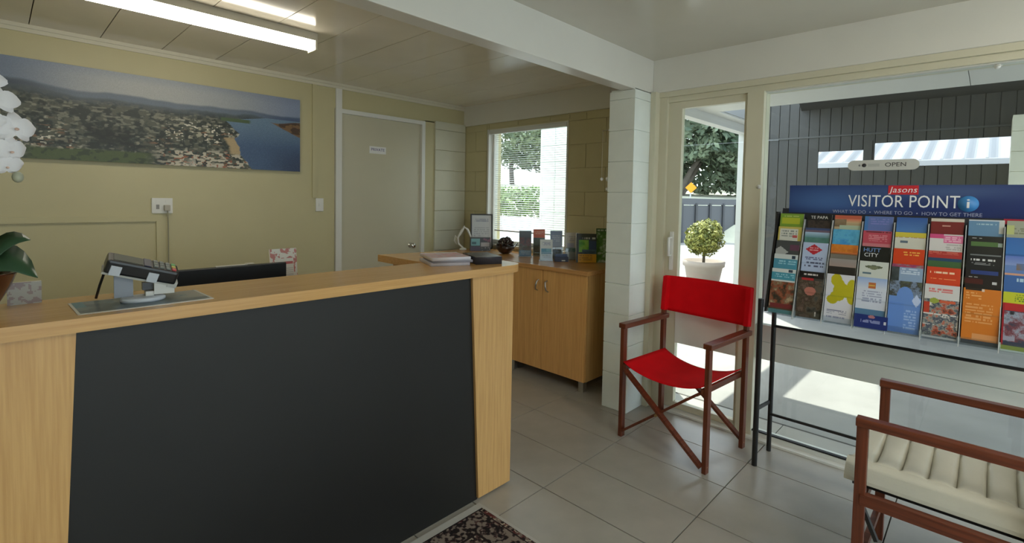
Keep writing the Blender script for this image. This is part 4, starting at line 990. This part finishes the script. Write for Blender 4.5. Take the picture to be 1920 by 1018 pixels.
brochure(5, 4, (104, 144, 214), [('n', 0, 1, 0, .07, [(92, 100, 84), (60, 60, 52), (130, 150, 180), (44, 42, 40)], 4), ('e', .5, .075, .26, .05, (104, 144, 214)), ('r', 0, .5, .1, .24, (98, 140, 214)), ('d', .86, .085, .14, .03, (190, 206, 240)), ('l', .5, .88, .13, .22, 7, (160, 190, 236))], 'light blue brochure with a white slanting flash, bottom row', w=.116)
brochure(6, 0, (206, 200, 190), [('r', 0, 1, .014, .2, (120, 40, 40)), ('r', .35, .6, .03, .036, (196, 150, 140))], 'cream and dark red brochure in the top row')
brochure(6, 1, (208, 206, 206), [('r', 0, .42, 0, .02, (206, 78, 130)), ('r', .42, 1, .006, .04, (216, 110, 156)), ('l', .46, .95, .012, .036, 3, (236, 190, 210)), ('l', .5, .95, .045, .075, 3, (170, 168, 170))], 'white and pink brochure in the second row')
brochure(6, 2, (170, 52, 50), [('l', .0, .9, .003, .018, 2, (206, 110, 96)), ('r', 0, 1, .03, .046, (36, 72, 104)), ('r', 0, 1, .046, .2, (66, 100, 62))], 'red brochure with blue and green lower bands')
brochure(6, 3, (206, 66, 34), [('l', .1, .85, .02, .034, 1, (246, 220, 190)), ('l', .1, .9, .05, .056, 1, (240, 170, 120))], 'bright orange red brochure with one pale line of words')
brochure(6, 4, (206, 206, 208), [('l', .12, .8, .018, .04, 2, (214, 96, 96)), ('n', 0, 1, .065, .225, [(214, 210, 206), (96, 100, 110), (60, 72, 92), (150, 156, 150), (190, 84, 56), (52, 52, 56)], 5), ('r', 0, .16, .08, .13, (186, 62, 44)), ('e', .3, .072, .14, .012, (150, 164, 70)), ('r', .46, .9, .068, .08, (206, 96, 66)), ('l', 0, 1, .128, .136, 1, (222, 222, 222)), ('l', 0, 1, .175, .182, 1, (222, 222, 222))], 'white brochure with a collage of small photos, bottom row', w=.116)
brochure(7, 0, (96, 136, 172), [('r', 0, 1, 0, .006, (190, 200, 210)), ('l', .15, .8, .016, .03, 1, (170, 200, 210)), ('r', .86, 1, 0, .06, (190, 196, 194))], 'steel blue brochure with a white side strip in the top row')
brochure(7, 1, (28, 30, 28), [('r', .1, .85, .026, .046, (78, 110, 62)), ('l', .12, .4, .008, .016, 1, (190, 190, 190)), ('r', .86, .97, .028, .046, (150, 170, 164))], 'black brochure with a green band')
brochure(7, 2, (18, 22, 26), [('r', .1, .95, .002, .008, (110, 116, 120)), ('l', .12, .8, .022, .036, 1, (224, 226, 228)), ('l', .15, .78, .038, .05, 2, (150, 154, 158))], 'black brochure with two lines of white words')
brochure(7, 3, (26, 20, 22), [('r', .15, .9, 0, .018, (36, 58, 122)), ('l', .1, .36, .028, .034, 1, (200, 196, 196)), ('r', 0, .5, .036, .06, (70, 18, 18)), ('r', .74, .88, .046, .056, (196, 196, 200))], 'black and dark red brochure with a blue top')
brochure(7, 4, (204, 118, 36), [('r', .05, .48, .0, .008, (46, 34, 28)), ('r', .48, .56, 0, .012, (214, 196, 180)), ('l', .08, .5, .018, .05, 3, (226, 170, 110)), ('l', .08, .8, .065, .15, 7, (222, 160, 100)), ('r', .3, 1, .19, .215, (214, 150, 96)), ('r', 0, 1, .218, .236, (52, 62, 76))], 'tall plain orange brochure with pale text, bottom row', w=.116)
brochure(8, 0, (150, 156, 140), [('r', 0, .2, .02, .06, (176, 184, 120)), ('l', .2, .95, .03, .06, 3, (110, 116, 90))], 'pale grey green brochure in the top row beside the steel blue one')
brochure(8, 1, (36, 92, 160), [('g', 0, .07, (34, 96, 168), (48, 110, 180))], 'deep blue brochure without words')
brochure(8, 2, (96, 128, 186), [('g', 0, .04, (80, 112, 190), (130, 150, 200)), ('n', .3, 1, .03, .06, [(120, 100, 80), (90, 110, 150)], 4)], 'lavender blue brochure with a small brown scene')
brochure(8, 3, (52, 96, 160), [('r', 0, 1, 0, .008, (196, 150, 130)), ('l', .3, 1, .02, .045, 1, (180, 210, 226))], 'blue brochure with a thin pale red top edge')
brochure(8, 4, (54, 62, 84), [('r', 0, 1, 0, .045, (186, 192, 44)), ('l', .3, 1, .008, .04, 4, (60, 110, 40)), ('r', 0, 1, .045, .075, (176, 34, 40)), ('n', 0, 1, .078, .20, [(52, 62, 84), (120, 60, 70), (150, 160, 180), (36, 38, 46)], 4), ('r', 0, .05, .05, .22, (150, 26, 40)), ('r', .04, .36, .182, .198, (150, 150, 170)), ('r', 0, 1, .218, .24, (150, 164, 76))], 'yellow and red brochure with car photos, bottom row')
# small blue card slipped in front of the bottom row
u, dn, im = blank(.128, .062, (28, 48, 120), .0028)
im = mixc(im, ((u > .2) & (u < .8) & (dn > .35) & (dn < .6) & (vnoise(u, dn, 24, 6, 91, 1) > .4)).astype(float), (130, 140, 190)); im = mixc(im, ((u > .88) & (u < .95) & (dn > .35) & (dn < .6)).astype(float), (200, 206, 220)); im = mixc(im, (((u-.52)/.1)**2+((dn-.12)/.12)**2 < 1).astype(float), (176, 120, 130))
tag(sheet('promo_card', .128, .062, .003, im, PRINT, None, frame((2.812, .378, .852), (0, -1, 0), (.2, 0, 1)), (40, 50, 110)), 'small dark blue card clipped below the pale blue brochure', 'card')

# ------------------------------------------------------------------ small things on the glass
osn = thing('open_sign', 'white rounded OPEN sign stuck on the big window', 'sign', (3.206, .414, 1.636))
pl = []
for (cx_, a0) in ((.124, -90), (-.124, 90)):
    for a in range(0, 181, 20):
        t = math.radians(a0+a); pl.append((cx_+.027*math.cos(t), .027*math.sin(t)))
OM = frame((0, 0, 0), (0, -1, 0), (0, 0, 1))
MB().prism(pl, 0, .004).build('sign_board', mat('sign_cream', (0.62, 0.63, 0.6), .4), osn, OM)
text('OPEN', .030, OM @ Matrix.Translation((.055, 0, .0045)), mat('sign_dark', (0.03, 0.03, 0.035), .5), osn, wscale=1.15)
MB().lathe([(.010, 0), (.010, .0008)], (0, 0, 0), 18).build('logo_dot', mat('sign_dark', (0, 0, 0)), osn, OM @ Matrix.Translation((-.078, 0, .004)))
MB().lathe([(.005, 0), (.005, .0008)], (0, 0, 0), 14).build('logo_mark', mat('sign_grey', (0.3, 0.31, 0.32), .5), osn, OM @ Matrix.Translation((-.098, 0, .004)))
MB().box(-.062, -.012, -.008, .008, .004, .0045).build('logo_band', mat('sign_band', (0.5, 0.52, 0.5), .5), osn, OM)
def hook(loc, n, label):
    h = thing('suction_hook', label, 'hook', loc); h.matrix_world = Matrix.Translation(loc) @ Vector(n).to_track_quat('Z', 'Y').to_matrix().to_4x4()
    MB().lathe([(.013, 0), (.012, .003), (.006, .007), (.005, .012)], (0, 0, 0), 16).build('cup', M_WHITE, h)
    MB().tube([(0, 0, .011), (.004, 0, .016), (.012, 0, .016), (.015, 0, .011)], .002, 8).build('prong', M_WHITE, h)
hook((3.1648, 1.002, 1.523), (-1, 0, 0), 'white hook on the cream post beside the big window')
hook((3.2075, .005, 2.075), (-1, 0, 0), 'clear white suction hook at the top of the big window')
# crystals hanging by the column
hc = thing('hanging_crystals', 'string of faceted glass crystals hanging beside the block column', 'ornament', (2.93, 1.885, 1.905))
M_CRY = mat('crystal', (0.85, 0.87, 0.88), 0.05, coat=1.0)
MB().ball((0, .014, 0), .012, 10, 6).build('hook_knob', M_WHITE, hc)
MB().tube([(0, .0, 0), (0, .075, .0)], .003, 6).build('bracket', M_CHROME, hc)
for (y, z, r) in ((.022, -.335, .018), (.022, -.405, .017), (.072, -.335, .013)):
    MB().tube([(0, y, 0), (0, y, z+r)], .0009, 5).build('thread', M_WHITE, hc)
    b = bmesh.new(); bmesh.ops.create_icosphere(b, subdivisions=1, radius=r); me = bpy.data.meshes.new('crystal'); b.to_mesh(me); b.free(); me.materials.append(M_CRY)
    o = bpy.data.objects.new('crystal', me); C.objects.link(o); o.parent = hc; o.location = (0, y, z)

# ------------------------------------------------------------------ outside
M_CONC = mat('pale_concrete', (0.27, 0.265, 0.25), 0.8, vary=0.10, vscale=2.5, bump=0.2, bscale=60)
struct(MB().box(3.29, 80, -40, 60, -.2, -.02).build('ground', M_CONC))
M_SOF = mat('white_soffit_paint', (0.6, 0.6, 0.585), 0.5)
cp = struct(MB().box(3.3, 4.9, YF, 2.15, 2.315, 2.42).box(4.9, 6.15, 1.93, 2.15, 2.315, 2.42).build('canopy', mat('grey_roofing', (0.3, 0.3, 0.3), .6)))
for (x0, x1, y0, y1) in ((3.3, 4.898, -2.6, -1.062), (3.3, 4.898, -1.058, .138), (3.3, 4.898, .142, 2.05), (4.902, 6.05, 1.94, 2.05)):
    bb(x0, x1, y0, y1, 2.30, 2.315, 'soffit_panel', M_SOF, cp)
bb(3.3, 6.15, 2.05, 2.15, 2.215, 2.315, 'edge_beam', M_SOF, cp)
bb(6.04, 6.15, 2.045, 2.155, -.02, 2.215, 'post', M_SOF, cp)
rf = struct(MB().prism([(4.95, -2.6), (7.9, -2.6), (7.9, 1.95), (4.95, 1.36)], 2.64, 2.72).build('carport_roof', mat('dark_carport_lining', (0.03, 0.029, 0.028), .6)))
# dark board screen with two openings
M_BOARD = mat('dark_grey_boards', (0.045, 0.043, 0.040), 0.55, vary=0.12, vscale=6, stretch=(1, 8, .6))
sc = struct(bb(7.40, 7.46, -1.8, 2.457, -.02, .10, 'wall_outside', M_BOARD))
holes = ((1.15, 1.64, 1.885, 2.095), (-.16, 1.055, 1.885, 2.17))
y = 2.457
bd0 = {}
while y > -1.8:
    y1, y0 = y-.003, y-.118; mid = (y0+y1)/2
    segs = [(-.02, 2.78)]
    for (h0, h1, z0, z1) in holes:
        if h0 < mid < h1: segs = [(-.02, z0), (z1, 2.78)]
    for sgm in segs:
        if sgm not in bd0:
            o = MB().box(7.375, 7.40, -.056, .056, sgm[0], sgm[1], None, .003).build('board', M_BOARD, sc); o.location = (0, mid, 0); bd0[sgm] = o
        else: dup(bd0[sgm], sc, (0, mid, 0))
    y -= .1185
MB().box(7.402, 7.41, 1.64, 2.457, .1, 2.78).box(7.402, 7.41, 1.055, 1.15, .1, 2.78).box(7.402, 7.41, -1.8, -.16, .1, 2.78).box(7.402, 7.41, -.16, 1.055, .1, 1.885).box(7.402, 7.41, -.16, 1.055, 2.17, 2.78).box(7.402, 7.41, 1.15, 1.64, .1, 1.885).box(7.402, 7.41, 1.15, 1.64, 2.095, 2.78).build('backing_sheet', M_BLACK, sc)
bb(7.36, 7.376, -1.8, 2.457, 2.275, 2.295, 'rail', mat('grey_rail', (0.07, 0.07, 0.066), .5), sc)
bb(7.36, 7.47, 1.06, 1.145, 1.86, 2.2, 'opening_post', M_BOARD, sc)
# block pillar at its end
pi = struct(bb(7.01, 7.34, -.59, -.134, -.02, 2.335, 'pillar', M_BLOCK))
for i in range(12):
    z0 = -.02+i*.2; z1 = min(z0+.2, 2.342)
    if z1-z0 > .02: bb(7.0, 7.35, -.60, -.124, z0+.002, z1-.002, 'block', M_BLOCK, pi, .003)
# neighbouring roof of white corrugated iron
nh = thing('neighbour_shed', 'low shed with a white corrugated iron roof beyond the dark boards', 'shed', (10.5, 0, 0))
MB().box(-.9, 3, -4, 2.5, -.02, 1.97).build('shed_wall', mat('shed_dark', (0.05, 0.045, 0.04), .7), nh)
MB().box(-1.05, -.93, -4.2, 2.7, 1.975, 2.095, None, .01).build('gutter', mat('white_gutter', (0.5, 0.5, 0.5), .4), nh)
n = 276; vs_ = []; fs = []
for i in range(n+1):
    y = -4.2+6.9*i/n; dz = .026*math.sin(2*math.pi*y/.24)
    vs_ += [(-1.0, y, 2.08+dz), (3.2, y, 2.08+1.35+dz), (-1.0, y, 2.076+dz-.01), (3.2, y, 2.076+1.35+dz-.01)]
for i in range(n):
    a = 4*i; fs += [(a, a+1, a+5, a+4), (a+2, a+6, a+7, a+3), (a, a+4, a+6, a+2), (a+1, a+3, a+7, a+5)]
fs += [(0, 2, 3, 1), (4*n, 4*n+1, 4*n+3, 4*n+2)]
MB().add(vs_, fs).build('corrugated_roof', mat('white_iron_roof', (0.115, 0.125, 0.14), .6), nh)
# block wing wall outside the side window
ww = struct(bb(4.62, 4.80, 2.93, 3.97, -.02, 2.7, 'wall_wing', M_COL))
block_run(ww, M_COL, 'Y', 4.62, 2.93, 3.97, -.02, 2.7, .06, depth=.01, bl=.4, ch=.2)
# potted topiary
pt = thing('potted_shrub', 'clipped yellow-green shrub in a pale terracotta pot outside the glass door', 'potted plant', (7.85, 3.27, -.02))
MB().lathe([(.20, 0), (.215, .01), (.285, .40), (.315, .42), (.325, .50), (.305, .505), (.285, .46), (.05, .44)], (0, 0, 0), 36).build('pot', mat('pale_terracotta', (0.33, 0.27, 0.22), .8, vary=.05), pt)
MB().tube([(0, 0, .44), (.01, 0, .7)], [.025, .02], 8).build('stem', mat('brown_stem', (0.08, 0.06, 0.04), .8), pt)
def leafcloud(cents, nl, size, seed, flat=.6):
    """many small leaves on lumpy balls: (centre, radii)"""
    r = np.random.default_rng(seed); V = []; F = []
    tot = sum(c[1][0]*c[1][1] for c in cents); k = 0
    for (c, rad) in cents:
        m = int(nl*rad[0]*rad[1]/tot)
        d = r.normal(size=(m, 3)); d /= np.linalg.norm(d, axis=1)[:, None]
        rr_ = r.uniform(.55, 1.0, m)**.5
        P = np.array(c) + d*np.array(rad)*rr_[:, None]*(1+.12*np.sin(d[:, :1]*7+seed)*np.sin(d[:, 2:]*6))
        A = d + r.normal(size=(m, 3))*flat; A /= np.linalg.norm(A, axis=1)[:, None]
        B = np.cross(A, r.normal(size=(m, 3))); B /= np.linalg.norm(B, axis=1)[:, None]; D = np.cross(A, B)
        s = size*r.uniform(.6, 1.3, m)[:, None]
        Q = np.stack([P-B*s, P+D*s*.45, P+B*s, P-D*s*.45], 1).reshape(-1, 3); V.append(Q)
        F.append(np.arange(m*4).reshape(-1, 4)+k); k += m*4
    return np.concatenate(V), np.concatenate(F)
def leafobj(name, cents, nl, size, seed, m, parent, flat=.6):
    V, F = leafcloud(cents, nl, size, seed, flat)
    me = bpy.data.meshes.new(name); me.from_pydata(V.tolist(), [], F.tolist()); me.materials.append(m)
    o = bpy.data.objects.new(name, me); C.objects.link(o); o.parent = parent; return o
def leafmat(name, c1, c2, sc):
    if name in MATS: return MATS[name]
    m = bpy.data.materials.new(name); m.use_nodes = True; nt = m.node_tree; b = nt.nodes['Principled BSDF']
    tc = nt.nodes.new('ShaderNodeTexCoord'); n = nt.nodes.new('ShaderNodeTexNoise'); n.inputs['Scale'].default_value = sc; n.inputs['Detail'].default_value = 3
    cr_ = nt.nodes.new('ShaderNodeValToRGB'); cr_.color_ramp.elements[0].position = .38; cr_.color_ramp.elements[1].position = .62
    cr_.color_ramp.elements[0].color = (*c1, 1); cr_.color_ramp.elements[1].color = (*c2, 1)
    nt.links.new(tc.outputs['Object'], n.inputs[0]); nt.links.new(n.outputs[0], cr_.inputs[0]); nt.links.new(cr_.outputs[0], b.inputs['Base Color'])
    b.inputs['Roughness'].default_value = .55; MATS[name] = m; return m
leafobj('foliage', [((0, 0, .86), (.29, .29, .28)), ((.08, -.05, .98), (.18, .18, .18)), ((-.1, .05, .82), (.2, .2, .2))], 5200, .028, 3, leafmat('topiary_leaf', (0.10, 0.12, 0.02), (0.36, 0.34, 0.07), 12), pt)
# fence beyond the yard
fc = thing('yard_fence', 'slate grey panel fence across the far side of the yard', 'fence', (16.4, 7.68, 0))
fd = Vector((2.6, -.78, 0)).normalized(); M_SLATE = mat('slate_paint', (0.075, 0.078, 0.088), .6)
FM = Matrix(((fd.x, -fd.y, 0, 0), (fd.y, fd.x, 0, 0), (0, 0, 1, 0), (0, 0, 0, 1)))
for i in range(-8, 6):
    MB().box(i*.72+.03, i*.72+.69, -.02, .02, -.02, 1.27, FM, .004).build('panel', M_SLATE, fc)
    MB().box(i*.72-.05, i*.72+.05, -.07, .03, -.02, 1.36, FM, .004).build('post', mat('slate_post', (0.04, 0.042, 0.05), .6), fc)
MB().box(-8*.72, 6*.72, -.05, .03, 1.30, 1.52, FM, .004).build('top_board', M_SLATE, fc)
# pale bank behind the fence
struct(MB().add([(18, 6, -.02), (34, 2, -.02), (34, 30, -.02), (14, 30, -.02), (21, 7, 1.5), (33, 3, 1.9), (33, 29, 2.6), (18, 29, 2.6)], [(0, 3, 2, 1), (4, 5, 6, 7), (0, 1, 5, 4), (1, 2, 6, 5), (2, 3, 7, 6), (3, 0, 4, 7)]).build('bank', mat('dry_bank', (0.5, 0.49, 0.38), .9, vary=.12, vscale=1.0)))
rsn = thing('road_sign', 'orange diamond road sign on a grey pole behind the fence', 'sign', (20.0, 8.98, -.02))
MB().tube([(0, 0, 0), (0, 0, 2.12)], .03, 8).build('pole', M_ALU, rsn)
MB().box(-.16, .16, -.16, .16, -.006, .006, frame((-.03, -.03, 2.0), (.42, -.9, 0), (0, 0, 1)) @ Matrix.Rotation(math.radians(45), 4, 'Z')).build('sign_face', mat('sign_orange', S(246, 160, 24), .4), rsn)
M_BARK = mat('grey_bark', (0.13, 0.11, 0.09), .85, vary=.2, vscale=5)
def tree(loc, cents, nl, size, m, label, seed, trunk, name='tree', cat='tree'):
    t = thing(name, label, cat, loc)
    leafobj('crown', cents, nl, size, seed, m, t)
    mb = MB()
    for p, rr_ in trunk: mb.tube(p, rr_, 8)
    mb.build('trunk', M_BARK, t); return t
LG1 = leafmat('tree_leaf_deep', (0.05, 0.085, 0.05), (0.19, 0.24, 0.15), .9)
LG2 = leafmat('tree_leaf_light', (0.07, 0.11, 0.05), (0.24, 0.29, 0.16), 1.2)
tree((22.0, 10.6, 1.4), [((0, 0, 4.0), (3.4, 3.4, 2.4)), ((1.5, -2.4, 3.2), (2.4, 2.4, 1.7)), ((-1.0, 2.6, 3.6), (2.4, 2.4, 2.0)), ((0, 0, 6.4), (2.6, 2.6, 1.6)), ((2.6, -.2, 1.6), (1.4, 2.2, 1.2)), ((2.6, -2.6, 1.2), (1.3, 1.8, 1.1)), ((2.2, 2.4, 1.5), (1.4, 2.0, 1.2))], 24000, .17, LG1, 'large dark green tree with leaning grey trunks beyond the fence', 11,
     [([(0, 0, 0), (.4, -.5, 1.4), (1.2, -1.4, 3.2)], [.16, .12, .06]), ([(0, .1, 0), (-.1, .4, 1.6), (-.5, 1.2, 3.6)], [.15, .11, .06]), ([(.1, -.1, 0), (.9, -.4, 1.2), (2.0, -.8, 2.8)], [.12, .1, .05])])
tree((31.0, 9.6, 1.6), [((0, 0, 1.6), (2.2, 2.6, 1.6)), ((1, -2.2, 1.4), (2.0, 2.0, 1.4)), ((0, 1, 3.6), (2.6, 3.0, 2.0))], 9000, .15, LG2, 'pale green bushy tree behind the large dark one', 12, [([(0, 0, 0), (0, 0, 1.6)], [.12, .08])])
tree((21.5, 20.8, -.02), [((0, 0, 5.6), (3.4, 3.4, 2.4)), ((1.2, -1.4, 4.6), (2.4, 2.4, 1.6))], 7000, .17, LG2, 'tall loose tree seen through the side window blind', 13, [([(0, 0, 0), (.1, 0, 2.2), (0, .1, 4.4)], [.2, .16, .1])])
hg = thing('hedge', 'clipped green hedge on a low white wall outside the side window', 'hedge', (9.75, 9.3, -.02))
leafobj('foliage', [((0, -.9*k*1.0, 1.32), (.45, .62, .46)) for k in range(-3, 4)], 7000, .06, 21, leafmat('hedge_leaf', (0.08, 0.15, 0.03), (0.22, 0.32, 0.09), 3), hg)
MB().tube([(0, -2.7, 0), (0, -2.7, 1.2)], .04, 6).tube([(0, 0, 0), (0, 0, 1.2)], .04, 6).tube([(0, 2.7, 0), (0, 2.7, 1.2)], .04, 6).build('stems', mat('brown_stem', (0, 0, 0)), hg)
tag(MB().box(8.6, 8.78, 5.6, 12.5, -.02, .96).build('garden_wall', M_COL), 'low white garden wall below the hedge', 'wall')
